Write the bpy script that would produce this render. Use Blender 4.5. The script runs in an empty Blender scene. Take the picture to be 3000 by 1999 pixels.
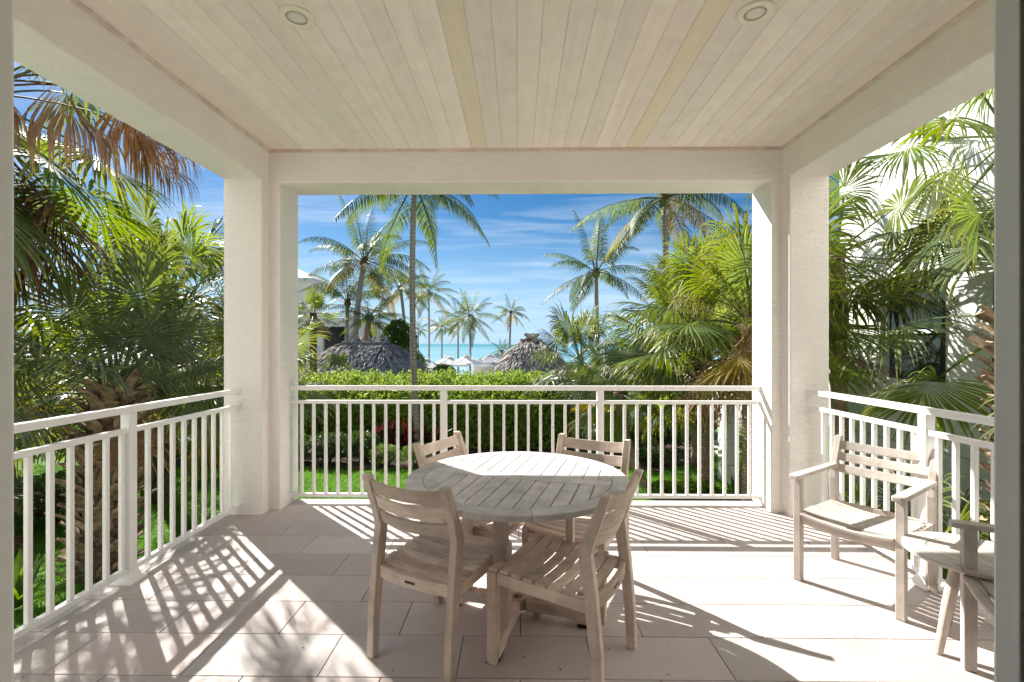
import bpy, bmesh, math, random
import numpy as np
from mathutils import Vector, Matrix

sc = bpy.context.scene
COL = sc.collection
R = math.radians
random.seed(7)
rng = np.random.default_rng(11)

# ------------------------------------------------------------------ camera
cam_d = bpy.data.cameras.new('camera')
cam_d.sensor_width = 36.0
cam_d.lens = 36.0 * 1384.0 / 3000.0
cam_d.shift_y = (1008.0 - 999.5) / 3000.0
cam_d.clip_start = 0.02
cam_d.clip_end = 60000.0
cam = bpy.data.objects.new('camera', cam_d)
COL.objects.link(cam)
cam.location = (0, 0, 1.45)
cam.rotation_euler = (R(90), 0, math.atan(19.0 / 1384.0))
sc.camera = cam

# ------------------------------------------------------------------ sky + sun
SUN_EL, SUN_AZ = 38.5, -45.0          # azimuth measured from +Y towards +X
world = bpy.data.worlds.new('World')
sc.world = world
world.use_nodes = True
wn = world.node_tree.nodes
wl = world.node_tree.links
wn.clear()
w_out = wn.new('ShaderNodeOutputWorld')
w_bg = wn.new('ShaderNodeBackground')
w_bg.inputs['Strength'].default_value = 0.05
sky = wn.new('ShaderNodeTexSky')
sky.sky_type = 'NISHITA'
sky.sun_disc = False
sky.sun_elevation = R(SUN_EL)
sky.sun_rotation = R(SUN_AZ)
sky.altitude = 0
sky.air_density = 1.0
sky.dust_density = 0.25
sky.ozone_density = 4.0
hs = wn.new('ShaderNodeHueSaturation')
hs.inputs['Saturation'].default_value = 1.34
hs.inputs['Value'].default_value = 0.315
wl.new(sky.outputs['Color'], hs.inputs['Color'])
# thin cirrus, laid on a plane high above the place
tc = wn.new('ShaderNodeTexCoord')
sep = wn.new('ShaderNodeSeparateXYZ')
wl.new(tc.outputs['Generated'], sep.inputs[0])
addz = wn.new('ShaderNodeMath'); addz.operation = 'ADD'; addz.inputs[1].default_value = 0.09
mxz = wn.new('ShaderNodeMath'); mxz.operation = 'MAXIMUM'; mxz.inputs[1].default_value = 0.02
wl.new(sep.outputs['Z'], addz.inputs[0]); wl.new(addz.outputs[0], mxz.inputs[0])
dvx = wn.new('ShaderNodeMath'); dvx.operation = 'DIVIDE'
dvy = wn.new('ShaderNodeMath'); dvy.operation = 'DIVIDE'
wl.new(sep.outputs['X'], dvx.inputs[0]); wl.new(mxz.outputs[0], dvx.inputs[1])
wl.new(sep.outputs['Y'], dvy.inputs[0]); wl.new(mxz.outputs[0], dvy.inputs[1])
cmb = wn.new('ShaderNodeCombineXYZ')
wl.new(dvx.outputs[0], cmb.inputs[0]); wl.new(dvy.outputs[0], cmb.inputs[1])
mp = wn.new('ShaderNodeMapping')
mp.inputs['Rotation'].default_value = (0, 0, R(-12))
mp.inputs['Scale'].default_value = (0.55, 1.9, 1)
mp.inputs['Location'].default_value = (3.1, 1.7, 0)
wl.new(cmb.outputs[0], mp.inputs[0])
nz = wn.new('ShaderNodeTexNoise')
nz.inputs['Scale'].default_value = 1.1
nz.inputs['Detail'].default_value = 9
nz.inputs['Roughness'].default_value = 0.62
nz.inputs['Distortion'].default_value = 0.6
wl.new(mp.outputs[0], nz.inputs['Vector'])
cr = wn.new('ShaderNodeValToRGB')
cr.color_ramp.elements[0].position = 0.45; cr.color_ramp.elements[0].color = (0, 0, 0, 1)
cr.color_ramp.elements[1].position = 0.80; cr.color_ramp.elements[1].color = (0.75, 0.75, 0.75, 1)
wl.new(nz.outputs['Fac'], cr.inputs[0])
mixc = wn.new('ShaderNodeMix'); mixc.data_type = 'RGBA'
mixc.inputs['B'].default_value = (2.5, 2.95, 3.4, 1)
wl.new(cr.outputs['Color'], mixc.inputs['Factor'])
# pale blue sea haze low over the horizon, all the way round
hz_r = wn.new('ShaderNodeMapRange')
hz_r.interpolation_type = 'SMOOTHSTEP'
hz_r.inputs['From Min'].default_value = -0.02; hz_r.inputs['From Max'].default_value = 0.27
hz_r.inputs['To Min'].default_value = 0.92; hz_r.inputs['To Max'].default_value = 0.0
wl.new(sep.outputs['Z'], hz_r.inputs['Value'])
hz = wn.new('ShaderNodeMix'); hz.data_type = 'RGBA'
hz.inputs['B'].default_value = (1.55, 2.5, 3.65, 1)
wl.new(hz_r.outputs[0], hz.inputs['Factor'])
wl.new(hs.outputs['Color'], hz.inputs['A'])
wl.new(hz.outputs['Result'], mixc.inputs['A'])
wl.new(mixc.outputs['Result'], w_bg.inputs['Color'])
wl.new(w_bg.outputs[0], w_out.inputs[0])

sun_d = bpy.data.lights.new('sun', 'SUN')
sun_d.energy = 2.0
sun_d.angle = R(0.53)
sun_d.color = (1.0, 0.95, 0.87)
sun = bpy.data.objects.new('sun', sun_d)
COL.objects.link(sun)
_el, _az = R(SUN_EL), R(SUN_AZ)
to_sun = Vector((math.sin(_az) * math.cos(_el), math.cos(_az) * math.cos(_el), math.sin(_el)))
sun.rotation_euler = to_sun.to_track_quat('Z', 'Y').to_euler()
sun.location = to_sun * 30

sc.view_settings.view_transform = 'Standard'
sc.view_settings.look = 'None'
sc.view_settings.gamma = 1.0
sc.view_settings.exposure = 2.70
sc.view_settings.use_curve_mapping = False
sc.cycles.max_bounces = 14
sc.cycles.diffuse_bounces = 9
sc.cycles.transparent_max_bounces = 8
sc.cycles.use_denoising = True

# ------------------------------------------------------------------ helpers
class MB:
    def __init__(self):
        self.v = []; self.f = []
    def box(self, a, b):
        x0, y0, z0 = a; x1, y1, z1 = b
        n = len(self.v)
        self.v += [(x0, y0, z0), (x1, y0, z0), (x1, y1, z0), (x0, y1, z0), (x0, y0, z1), (x1, y0, z1), (x1, y1, z1), (x0, y1, z1)]
        self.f += [tuple(n + i for i in q) for q in ((0, 3, 2, 1), (4, 5, 6, 7), (0, 1, 5, 4), (1, 2, 6, 5), (2, 3, 7, 6), (3, 0, 4, 7))]
        return self
    def prism(self, poly, z0, z1):
        n = len(self.v); k = len(poly)
        self.v += [(p[0], p[1], z0) for p in poly] + [(p[0], p[1], z1) for p in poly]
        self.f.append(tuple(n + i for i in reversed(range(k))))
        self.f.append(tuple(n + k + i for i in range(k)))
        for i in range(k):
            j = (i + 1) % k
            self.f.append((n + i, n + j, n + k + j, n + k + i))
        return self
    def loft(self, rings, caps=True, closed=True):
        n = len(self.v); k = len(rings[0])
        for r in rings: self.v += [tuple(p) for p in r]
        for a in range(len(rings) - 1):
            for i in range(k if closed else k - 1):
                j = (i + 1) % k
                self.f.append((n + a * k + i, n + a * k + j, n + (a + 1) * k + j, n + (a + 1) * k + i))
        if caps:
            self.f.append(tuple(n + i for i in reversed(range(k))))
            m = n + (len(rings) - 1) * k
            self.f.append(tuple(m + i for i in range(k)))
        return self
    def tube(self, pts, rad, k=10, caps=True):
        pts = [Vector(p) for p in pts]
        if not hasattr(rad, '__len__'): rad = [rad] * len(pts)
        rings = []
        ref = Vector((0, 0, 1))
        t0 = (pts[-1] - pts[0]).normalized()
        if abs(t0.dot(ref)) > 0.9: ref = Vector((0, 1, 0))
        for i, p in enumerate(pts):
            t = (pts[min(i + 1, len(pts) - 1)] - pts[max(i - 1, 0)]).normalized()
            a = t.cross(ref).normalized(); b = a.cross(t)
            rings.append([p + (a * math.cos(2 * math.pi * j / k) + b * math.sin(2 * math.pi * j / k)) * rad[i] for j in range(k)])
        return self.loft(rings, caps)
    def bar(self, p, q, w, h, up=(0, 0, 1)):
        """rectangular bar from p to q, w across, h along up"""
        p = Vector(p); q = Vector(q); t = (q - p).normalized(); up = Vector(up)
        a = t.cross(up).normalized(); b = a.cross(t)
        rings = []
        for c in (p, q):
            rings.append([c - a * w / 2 - b * h / 2, c + a * w / 2 - b * h / 2, c + a * w / 2 + b * h / 2, c - a * w / 2 + b * h / 2])
        return self.loft(rings)
    def mesh(self, name, bevel=0.0, smooth=False, seg=1):
        me = bpy.data.meshes.new(name)
        me.from_pydata([tuple(v) for v in self.v], [], self.f)
        bm = bmesh.new(); bm.from_mesh(me)
        bmesh.ops.recalc_face_normals(bm, faces=bm.faces)
        if bevel > 0:
            es = [e for e in bm.edges if len(e.link_faces) == 2 and e.calc_face_angle() > 0.5]
            bmesh.ops.bevel(bm, geom=es, offset=bevel, segments=seg, affect='EDGES', profile=0.5, clamp_overlap=True)
        bm.to_mesh(me); bm.free()
        if smooth:
            me.polygons.foreach_set('use_smooth', [True] * len(me.polygons))
        return me
    def build(self, name, mat, parent=None, bevel=0.0, smooth=False, seg=1, loc=None, rotz=0.0):
        return link(name, self.mesh(name, bevel, smooth, seg), mat, parent, loc, rotz)

def link(name, me, mat, parent=None, loc=None, rotz=0.0, rot=None, scale=None):
    o = bpy.data.objects.new(name, me)
    if mat is not None and me is not None and len(me.materials) == 0: me.materials.append(mat)
    COL.objects.link(o)
    if parent is not None: o.parent = parent
    if loc is not None: o.location = loc
    if rotz: o.rotation_euler = (0, 0, rotz)
    if rot is not None: o.rotation_euler = rot
    if scale is not None: o.scale = (scale,) * 3 if not hasattr(scale, '__len__') else scale
    return o

def tag(o, label=None, cat=None, group=None, kind=None):
    if label: o['label'] = label
    if cat: o['category'] = cat
    if group: o['group'] = group
    if kind: o['kind'] = kind
    return o

def thing(name, label, cat, loc=(0, 0, 0), rotz=0.0, group=None):
    o = bpy.data.objects.new(name, None)
    o.empty_display_size = 0.1
    COL.objects.link(o)
    o.location = loc; o.rotation_euler = (0, 0, rotz)
    return tag(o, label, cat, group)

def copy_tree(o, parent=None):
    c = o.copy(); COL.objects.link(c); c.parent = parent
    for ch in list(o.children): copy_tree(ch, c)
    return c

# ------------------------------------------------------------------ materials
def new_mat(name, rough=0.6, spec=0.5):
    m = bpy.data.materials.new(name); m.use_nodes = True
    nt = m.node_tree; b = nt.nodes['Principled BSDF']
    b.inputs['Roughness'].default_value = rough
    b.inputs['Specular IOR Level'].default_value = spec
    return m, nt, b

def N(nt, t, **kw):
    n = nt.nodes.new(t)
    for k, v in kw.items():
        if k in n.inputs: n.inputs[k].default_value = v
        else: setattr(n, k, v)
    return n

def ramp(nt, fac, stops):
    r = nt.nodes.new('ShaderNodeValToRGB')
    el = r.color_ramp.elements
    while len(el) < len(stops): el.new(0.5)
    for e, (p, c) in zip(el, stops):
        e.position = p; e.color = (c[0], c[1], c[2], 1)
    nt.links.new(fac, r.inputs[0])
    return r.outputs['Color']

def coords(nt, scale=(1, 1, 1), rnd=True, rot=(0, 0, 0), space='Object'):
    t = nt.nodes.new('ShaderNodeTexCoord')
    src = t.outputs[space]
    if rnd:
        oi = nt.nodes.new('ShaderNodeObjectInfo')
        ml = N(nt, 'ShaderNodeMath', operation='MULTIPLY'); ml.inputs[1].default_value = 37.0
        nt.links.new(oi.outputs['Random'], ml.inputs[0])
        va = N(nt, 'ShaderNodeVectorMath', operation='ADD')
        nt.links.new(src, va.inputs[0]); nt.links.new(ml.outputs[0], va.inputs[1])
        src = va.outputs[0]
    m = nt.nodes.new('ShaderNodeMapping')
    m.inputs['Scale'].default_value = scale
    m.inputs['Rotation'].default_value = rot
    nt.links.new(src, m.inputs['Vector'])
    return m.outputs[0]

def noise(nt, vec, scale, detail=4, rough=0.55, dist=0.0):
    n = N(nt, 'ShaderNodeTexNoise', Scale=scale, Detail=detail, Roughness=rough, Distortion=dist)
    nt.links.new(vec, n.inputs['Vector'])
    return n.outputs['Fac']

def bump(nt, b, h, strength, dist=0.01):
    n = N(nt, 'ShaderNodeBump', Strength=strength, Distance=dist)
    nt.links.new(h, n.inputs['Height']); nt.links.new(n.outputs[0], b.inputs['Normal'])
    return n

def vary(nt, col, amount_v, amount_s=0.0, amount_h=0.0):
    """per-object variation of value / saturation / hue"""
    oi = nt.nodes.new('ShaderNodeObjectInfo')
    h = nt.nodes.new('ShaderNodeHueSaturation')
    def mr(lo, hi, mul):
        a = N(nt, 'ShaderNodeMath', operation='MULTIPLY'); a.inputs[1].default_value = mul
        f = N(nt, 'ShaderNodeMath', operation='FRACT')
        nt.links.new(oi.outputs['Random'], a.inputs[0]); nt.links.new(a.outputs[0], f.inputs[0])
        m = nt.nodes.new('ShaderNodeMapRange')
        m.inputs['To Min'].default_value = lo; m.inputs['To Max'].default_value = hi
        nt.links.new(f.outputs[0], m.inputs['Value'])
        return m.outputs[0]
    nt.links.new(mr(1 - amount_v, 1 + amount_v, 1.0), h.inputs['Value'])
    if amount_s: nt.links.new(mr(1 - amount_s, 1 + amount_s, 7.3), h.inputs['Saturation'])
    if amount_h: nt.links.new(mr(0.5 - amount_h, 0.5 + amount_h, 13.7), h.inputs['Hue'])
    nt.links.new(col, h.inputs['Color'])
    return h.outputs[0]

def mixcol(nt, fac, a, b, mode='MIX'):
    m = nt.nodes.new('ShaderNodeMix'); m.data_type = 'RGBA'; m.blend_type = mode
    for s, v in (('Factor', fac), ('A', a), ('B', b)):
        if hasattr(v, 'is_output'): nt.links.new(v, m.inputs[s])
        elif s == 'Factor': m.inputs[s].default_value = v
        else: m.inputs[s].default_value = (v[0], v[1], v[2], 1)
    return m.outputs['Result']

def simple(name, col, rough=0.6, spec=0.5, var=0.06, nscale=12, vobj=0.0, metal=0.0, bmp=0.0):
    m, nt, b = new_mat(name, rough, spec)
    v = coords(nt)
    f = noise(nt, v, nscale, 5)
    c = ramp(nt, f, [(0.25, [x * (1 - var * 2) for x in col]), (0.75, [min(1, x * (1 + var)) for x in col])])
    if vobj: c = vary(nt, c, vobj)
    nt.links.new(c, b.inputs['Base Color'])
    b.inputs['Metallic'].default_value = metal
    if bmp: bump(nt, b, f, bmp, 0.01)
    return m

def stucco_mat(name, col, strength=0.35, dist=0.012):
    m, nt, b = new_mat(name, 0.9, 0.25)
    v = coords(nt, rnd=False)
    v2 = coords(nt, scale=(1, 1, 2.6), rnd=False)
    big = noise(nt, v2, 14, 6, 0.6, 0.8)
    fine = noise(nt, v, 90, 3)
    flat = ramp(nt, big, [(0.42, (0, 0, 0)), (0.56, (1, 1, 1))])
    h = mixcol(nt, 0.25, flat, fine)
    stain = noise(nt, coords(nt, scale=(1, 1, 0.4), rnd=False), 1.6, 5, 0.6)
    c = ramp(nt, stain, [(0.3, [x * 0.93 for x in col]), (0.7, col)])
    nt.links.new(c, b.inputs['Base Color'])
    bump(nt, b, h, strength, dist)
    return m

def wood_mat(name, light, dark, axis, rough=0.75, vobj=0.19, grain=1.0, bmp=0.12, blotch=0.28):
    m, nt, b = new_mat(name, rough, 0.3)
    s = [34.0 * grain] * 3; s['xyz'.index(axis)] = 1.6 * grain
    v = coords(nt, scale=s)
    f1 = noise(nt, v, 1.0, 7, 0.65, 0.35)
    s2 = [7.0 * grain] * 3; s2['xyz'.index(axis)] = 0.8 * grain
    v2 = coords(nt, scale=s2)
    w = N(nt, 'ShaderNodeTexWave', Scale=1.3, Distortion=5.5, Detail=3.0)
    w.inputs['Detail Scale'].default_value = 0.8
    nt.links.new(v2, w.inputs['Vector'])
    big = noise(nt, v2, 0.6, 4)
    c = ramp(nt, f1, [(0.3, dark), (0.68, light)])
    c = mixcol(nt, 0.10, c, ramp(nt, w.outputs['Fac'], [(0.2, dark), (0.6, light)]))
    c = mixcol(nt, ramp(nt, big, [(0.35, (0, 0, 0)), (0.7, (0.45, 0.45, 0.45))]), c, [0.5 * (l + d) * 1.02 for l, d in zip(light, dark)])
    blot = noise(nt, coords(nt), 6.5, 6, 0.62, 0.5)
    c = mixcol(nt, 1.0, c, ramp(nt, blot, [(0.30, (1 - blotch,) * 3), (0.55, (1.0,) * 3), (0.75, (1 + blotch * .3,) * 3)]), 'MULTIPLY')
    c = vary(nt, c, vobj, 0.15)
    nt.links.new(c, b.inputs['Base Color'])
    bump(nt, b, f1, bmp, 0.004)
    return m

def leaf_mat(name, col, trans, rough=0.38, vobj=0.18, hue=0.02, tfac=0.35, spec=0.5, nvar=0.25, nscale=3.0, tip=(0.36, 0.27, 0.08)):
    """blade material: gloss on top, light let through from behind"""
    m, nt, b = new_mat(name, rough, spec)
    v = coords(nt)
    f = noise(nt, v, nscale, 3)
    c = ramp(nt, f, [(0.3, [x * (1 - nvar) for x in col]), (0.7, [x * (1 + nvar) for x in col])])
    c = vary(nt, c, vobj, 0.12, hue)
    at = nt.nodes.new('ShaderNodeAttribute'); at.attribute_name = 'tip'
    jit = noise(nt, coords(nt), 9.0, 2)
    ad = N(nt, 'ShaderNodeMath', operation='ADD'); nt.links.new(at.outputs['Fac'], ad.inputs[0]); nt.links.new(jit, ad.inputs[1])
    tr_ = nt.nodes.new('ShaderNodeMapRange'); tr_.inputs['From Min'].default_value = 1.15; tr_.inputs['From Max'].default_value = 1.60; tr_.inputs['To Max'].default_value = 0.8
    nt.links.new(ad.outputs[0], tr_.inputs['Value'])
    c = mixcol(nt, tr_.outputs[0], c, tip)
    nt.links.new(c, b.inputs['Base Color'])
    t = nt.nodes.new('ShaderNodeBsdfTranslucent')
    ct = ramp(nt, f, [(0.3, [x * (1 - nvar) for x in trans]), (0.7, [x * (1 + nvar) for x in trans])])
    ct = vary(nt, ct, vobj, 0.12, hue)
    ct = mixcol(nt, tr_.outputs[0], ct, [x * 1.1 for x in tip])
    nt.links.new(ct, t.inputs['Color'])
    mx = nt.nodes.new('ShaderNodeMixShader'); mx.inputs[0].default_value = tfac
    nt.links.new(b.outputs[0], mx.inputs[1]); nt.links.new(t.outputs[0], mx.inputs[2])
    out = nt.nodes['Material Output']
    nt.links.new(mx.outputs[0], out.inputs['Surface'])
    return m

M = {}
M['stucco'] = stucco_mat('stucco_cream', (0.88, 0.84, 0.80), 0.5)
M['stucco_white'] = stucco_mat('stucco_white', (0.84, 0.84, 0.825), 0.45, 0.015)
M['paint'] = simple('white_paint_metal', (0.85, 0.85, 0.84), 0.35, 0.5, 0.015, 6)
M['frame'] = simple('door_frame_paint', (0.84, 0.83, 0.80), 0.4, 0.5, 0.02, 4)
M['rubber'] = simple('dark_seal', (0.02, 0.02, 0.02), 0.7, 0.3, 0.1)
M['grout'] = simple('grout', (0.20, 0.165, 0.145), 0.9, 0.2, 0.1, 30)
M['plaster'] = simple('room_plaster', (0.84, 0.82, 0.78), 0.9, 0.2, 0.02, 3)
M['trimwood'] = wood_mat('trim_pink_wood', (0.74, 0.62, 0.54), (0.64, 0.52, 0.44), 'x', 0.7, 0.03)
M['gap'] = simple('board_backing', (0.20, 0.15, 0.11), 0.9, 0.1, 0.1)

def tile_mat():
    m, nt, b = new_mat('limestone_tile', 0.55, 0.35)
    v = coords(nt)
    cloud = noise(nt, v, 2.2, 6, 0.6)
    speck = noise(nt, v, 34, 5, 0.62)
    sp2 = noise(nt, v, 9, 4, 0.55, 0.4)
    c = ramp(nt, cloud, [(0.3, (0.458, 0.399, 0.377)), (0.7, (0.527, 0.473, 0.457))])
    c = mixcol(nt, ramp(nt, speck, [(0.60, (0, 0, 0)), (0.74, (0.40, 0.40, 0.40))]), c, (0.330, 0.286, 0.270))
    c = mixcol(nt, ramp(nt, sp2, [(0.54, (0, 0, 0)), (0.72, (0.35, 0.35, 0.35))]), c, (0.569, 0.525, 0.511))
    c = vary(nt, c, 0.10, 0.25, 0.010)
    nt.links.new(c, b.inputs['Base Color'])
    rr = ramp(nt, speck, [(0.3, (0.45,) * 3), (0.75, (0.7,) * 3)])
    nt.links.new(rr, b.inputs['Roughness'])
    bump(nt, b, speck, 0.05, 0.003)
    return m
M['tile'] = tile_mat()
M['board'] = wood_mat('whitewashed_board', (0.90, 0.825, 0.785), (0.80, 0.71, 0.645), 'y', 0.7, 0.06, 0.45, 0.04, 0.07)
M['board_tan'] = wood_mat('tan_board', (0.85, 0.75, 0.62), (0.76, 0.64, 0.49), 'y', 0.7, 0.02, 0.45, 0.04, 0.05)
_tl, _td = (0.73, 0.625, 0.545), (0.53, 0.43, 0.355)
for ax in 'xyz': M['teak_' + ax] = wood_mat('weathered_teak_' + ax, _tl, _td, ax)
_gl, _gd = (0.73, 0.70, 0.69), (0.56, 0.525, 0.51)
for ax in 'xyz': M['grey_' + ax] = wood_mat('silvered_teak_' + ax, _gl, _gd, ax, 0.7, 0.12)
_pl, _pd = (0.57, 0.52, 0.475), (0.43, 0.38, 0.335)
for ax in 'xyz': M['pale_' + ax] = wood_mat('pale_teak_' + ax, _pl, _pd, ax, 0.75, 0.10)
M['label'] = simple('dark_metal_plate', (0.03, 0.027, 0.025), 0.4, 0.5)
M['cream_trim'] = simple('cream_light_trim', (0.84, 0.79, 0.66), 0.4, 0.5, 0.02)
M['lens'] = simple('frosted_lens', (0.74, 0.70, 0.64), 0.3, 0.5, 0.05)
M['glass'] = simple('dark_window_glass', (0.035, 0.05, 0.05), 0.06, 0.8, 0.1, 2)

# ================================================================== THE TERRACE
XL0, XL1 = -2.508, -2.177        # left beam / column
XR0, XR1 = 2.271, 2.602          # right beam / column
YF0, YF1 = 4.09, 4.437           # front beam
ZS, ZC, ZT = 2.853, 3.14, 3.62   # soffit, ceiling, roof top
YW = 0.95                        # outer face of the house wall
GZ = -1.35                       # garden level

def shaped(name, poly, z0, z1, mat, which, off=0.012):
    """prism with only the chosen edges rounded"""
    mb = MB().prism(poly, z0, z1)
    me = bpy.data.meshes.new(name)
    me.from_pydata(mb.v, [], mb.f)
    bm = bmesh.new(); bm.from_mesh(me)
    bmesh.ops.recalc_face_normals(bm, faces=bm.faces)
    es = [e for e in bm.edges if which(e.verts[0].co, e.verts[1].co)]
    bmesh.ops.bevel(bm, geom=es, offset=off, segments=3, affect='EDGES', profile=0.5)
    bm.to_mesh(me); bm.free()
    return link(name, me, mat)

vert = lambda a, b: abs(a.z - b.z) > 0.5
tag(shaped('terrace_column', [(XL0, 3.98), (XL1, 3.98), (XL1, YF0), (-2.078, YF0), (-2.078, YF1), (XL0, YF1)], 0.0, ZS, M['stucco'], vert),
    'cream stucco corner column where the left railing meets the front railing', 'column', 'corner columns of the terrace')
tag(shaped('terrace_column', [(XR0, 3.99), (XR1, 3.99), (XR1, YF1), (2.176, YF1), (2.176, YF0), (XR0, YF0)], 0.0, ZS, M['stucco'], vert),
    'cream stucco corner column behind the armchair, its inner side lit by sun', 'column', 'corner columns of the terrace')
low = lambda a, b: a.z < ZS + 0.01 and b.z < ZS + 0.01 and (a - b).length > 1.0
tag(shaped('terrace_beam', [(XL0, YF0), (XR1, YF0), (XR1, YF1), (XL0, YF1)], ZS, ZT, M['stucco'], lambda a, b: low(a, b) and abs(a.y - b.y) < .01),
    'cream stucco beam across the front of the terrace above the sea view', 'beam', 'roof beams of the terrace')
tag(shaped('terrace_beam', [(XL0, YW), (XL1, YW), (XL1, YF0), (XL0, YF0)], ZS, ZT, M['stucco'], lambda a, b: low(a, b) and abs(a.x - b.x) < .01),
    'cream stucco beam along the left side of the terrace ceiling', 'beam', 'roof beams of the terrace')
tag(shaped('terrace_beam', [(XR0, YW), (XR1, YW), (XR1, YF0), (XR0, YF0)], ZS, ZT, M['stucco'], lambda a, b: low(a, b) and abs(a.x - b.x) < .01),
    'cream stucco beam along the right side of the terrace ceiling', 'beam', 'roof beams of the terrace')

# ceiling: backing slab, boards, edge trim
ceil = tag(MB().box((XL1 + .002, YW, ZC + 0.019), (XR0 - .002, YF0 - .002, ZT - .05)).build('ceiling', M['gap']), kind='structure')
def board_mesh(w, y0, y1):
    mb = MB(); c = 0.0028
    prof = [(-w / 2, 0.018), (-w / 2, c), (-w / 2 + c, 0), (w / 2 - c, 0), (w / 2, c), (w / 2, 0.018)]
    mb.loft([[(x, y, z) for x, z in prof] for y in (y0, y1)])
    return mb.mesh('ceiling_board')
P_BOARD = 0.1326
bm_std = board_mesh(P_BOARD - 0.0012, YW + .001, YF0 - .003)
bm_tan = bm_std.copy()
x = -2.129 - P_BOARD
tan_at = (-0.36, 1.01)
while x < XR0 - 0.01:
    a, b = max(x, XL1 + .001), min(x + P_BOARD, XR0 - .001)
    full = (b - a) > P_BOARD - 1e-6
    xc = (a + b) / 2
    tan = any(a <= t < b for t in tan_at)
    me = (bm_tan if tan else bm_std) if full else board_mesh(b - a - .001, YW + .001, YF0 - .003)
    link('ceiling_board', me, M['board_tan'] if tan else M['board'], ceil, (xc, 0, ZC))
    x += P_BOARD
def trim(p, q, n):
    """cove strip along p-q on the ceiling edge, n points into the room"""
    p, q, n = Vector(p), Vector(q), Vector(n)
    prof = [(0, 0), (0, -.022), (.004, -.024), (.010, -.020), (.016, -.010), (.018, 0)]
    mb = MB(); mb.loft([[c + n * a + Vector((0, 0, b)) for a, b in prof] for c in (p, q)])
    return mb
trim((XL1, YF0, ZC - .0005), (XR0, YF0, ZC - .0005), (0, -1, 0)).build('edge_trim', M['trimwood'], ceil)
trim((XL1, YW, ZC - .001), (XL1, YF0 - .0185, ZC - .001), (1, 0, 0)).build('edge_trim', M['trimwood'], ceil)
trim((XR0, YW, ZC - .001), (XR0, YF0 - .0185, ZC - .001), (-1, 0, 0)).build('edge_trim', M['trimwood'], ceil)

# recessed ceiling lights
def downlight(x, y, label):
    t = thing('recessed_light', label, 'ceiling light', (x, y, ZC), 0, 'recessed ceiling lights')
    k = 40
    def ring(r, z): return [(r * math.cos(2 * math.pi * i / k), r * math.sin(2 * math.pi * i / k), z) for i in range(k)]
    MB().loft([ring(.088, -.001), ring(.088, -.008), ring(.084, -.0115), ring(.060, -.0118), ring(.055, -.0108), ring(.053, -.0092)], caps=False).build('trim_ring', M['cream_trim'], t, smooth=True)
    MB().loft([ring(.0535, -.0088), ring(.030, -.0096), ring(.006, -.0099)], caps=True).build('lens', M['lens'], t, smooth=True)
downlight(-1.144, 2.422, 'round cream recessed light in the left half of the board ceiling')
downlight(1.204, 2.422, 'round cream recessed light in the right half of the board ceiling')

# floor: slab with single tiles on it
slab = tag(MB().box((XL0 - .01, YW - .2, -0.26), (XR1 + .01, 4.395, -0.014)).build('terrace_floor', M['grout']), kind='structure')
TP, TL = 0.3, 0.605
y = 0.847
row = 0
tile_cache = {}
def tile_obj(x0, x1, y0, y1):
    w, d = round(x1 - x0, 4), round(y1 - y0, 4)
    if (w, d) not in tile_cache:
        tile_cache[(w, d)] = MB().box((-w / 2, -d / 2, -0.0139), (w / 2, d / 2, 0)).mesh('floor_tile', 0.0012)
    link('floor_tile', tile_cache[(w, d)], M['tile'], slab, ((x0 + x1) / 2, (y0 + y1) / 2, random.uniform(-.0006, 0)))
G = 0.0042
while y < 4.39:
    y0, y1 = y, min(y + TP, 4.395)
    off = (0.315, 0.015)[row % 2] + random.uniform(-.03, .03)
    x = off - TL * 6
    while x < XR1:
        a, b = max(x, XL0 - .01), min(x + TL, XR1 + .01)
        if b - a > 0.02 and y1 - y0 > .02:
            tile_obj(a + G / 2, b - G / 2, max(y0, YW - .19) + G / 2, y1 - G / 2)
        x += TL
    y += TP; row += 1
# podium wall under the terrace
tag(MB().box((XL0, -4.0, GZ - .3), (XR1, 4.37, -0.262)).build('podium_wall', M['stucco_white']),
    'white stucco base of the house under the terrace floor', 'wall')

# house wall with the door opening, and the room the view is taken from
hw = tag(MB().box((-6.0, .75, GZ - .3), (-1.062, YW, 6.5)).box((.995, .75, GZ - .3), (6.0, YW, 6.5)).box((-1.062, .75, 2.5), (.995, YW, 6.5)).build('house_wall', M['stucco']), kind='structure')
MBr = MB()
MBr.box((-2.6, -3.6, -0.26), (2.6, .748, -.006))                    # floor
room_floor = tag(MBr.build('room_floor', M['tile']), kind='structure')
tag(MB().box((-2.6, -3.6, 2.7), (2.6, .748, 2.8)).build('room_ceiling', M['plaster']), kind='structure')
tag(MB().box((-2.7, -3.6, -.26), (-2.6, .748, 2.8)).build('room_wall_left', M['plaster']), kind='structure')
tag(MB().box((2.6, -3.6, -.26), (2.7, .748, 2.8)).build('room_wall_right', M['plaster']), kind='structure')
tag(MB().box((-2.7, -3.7, -.26), (2.7, -3.6, 2.8)).build('room_wall_back', M['plaster']), kind='structure')

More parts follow.
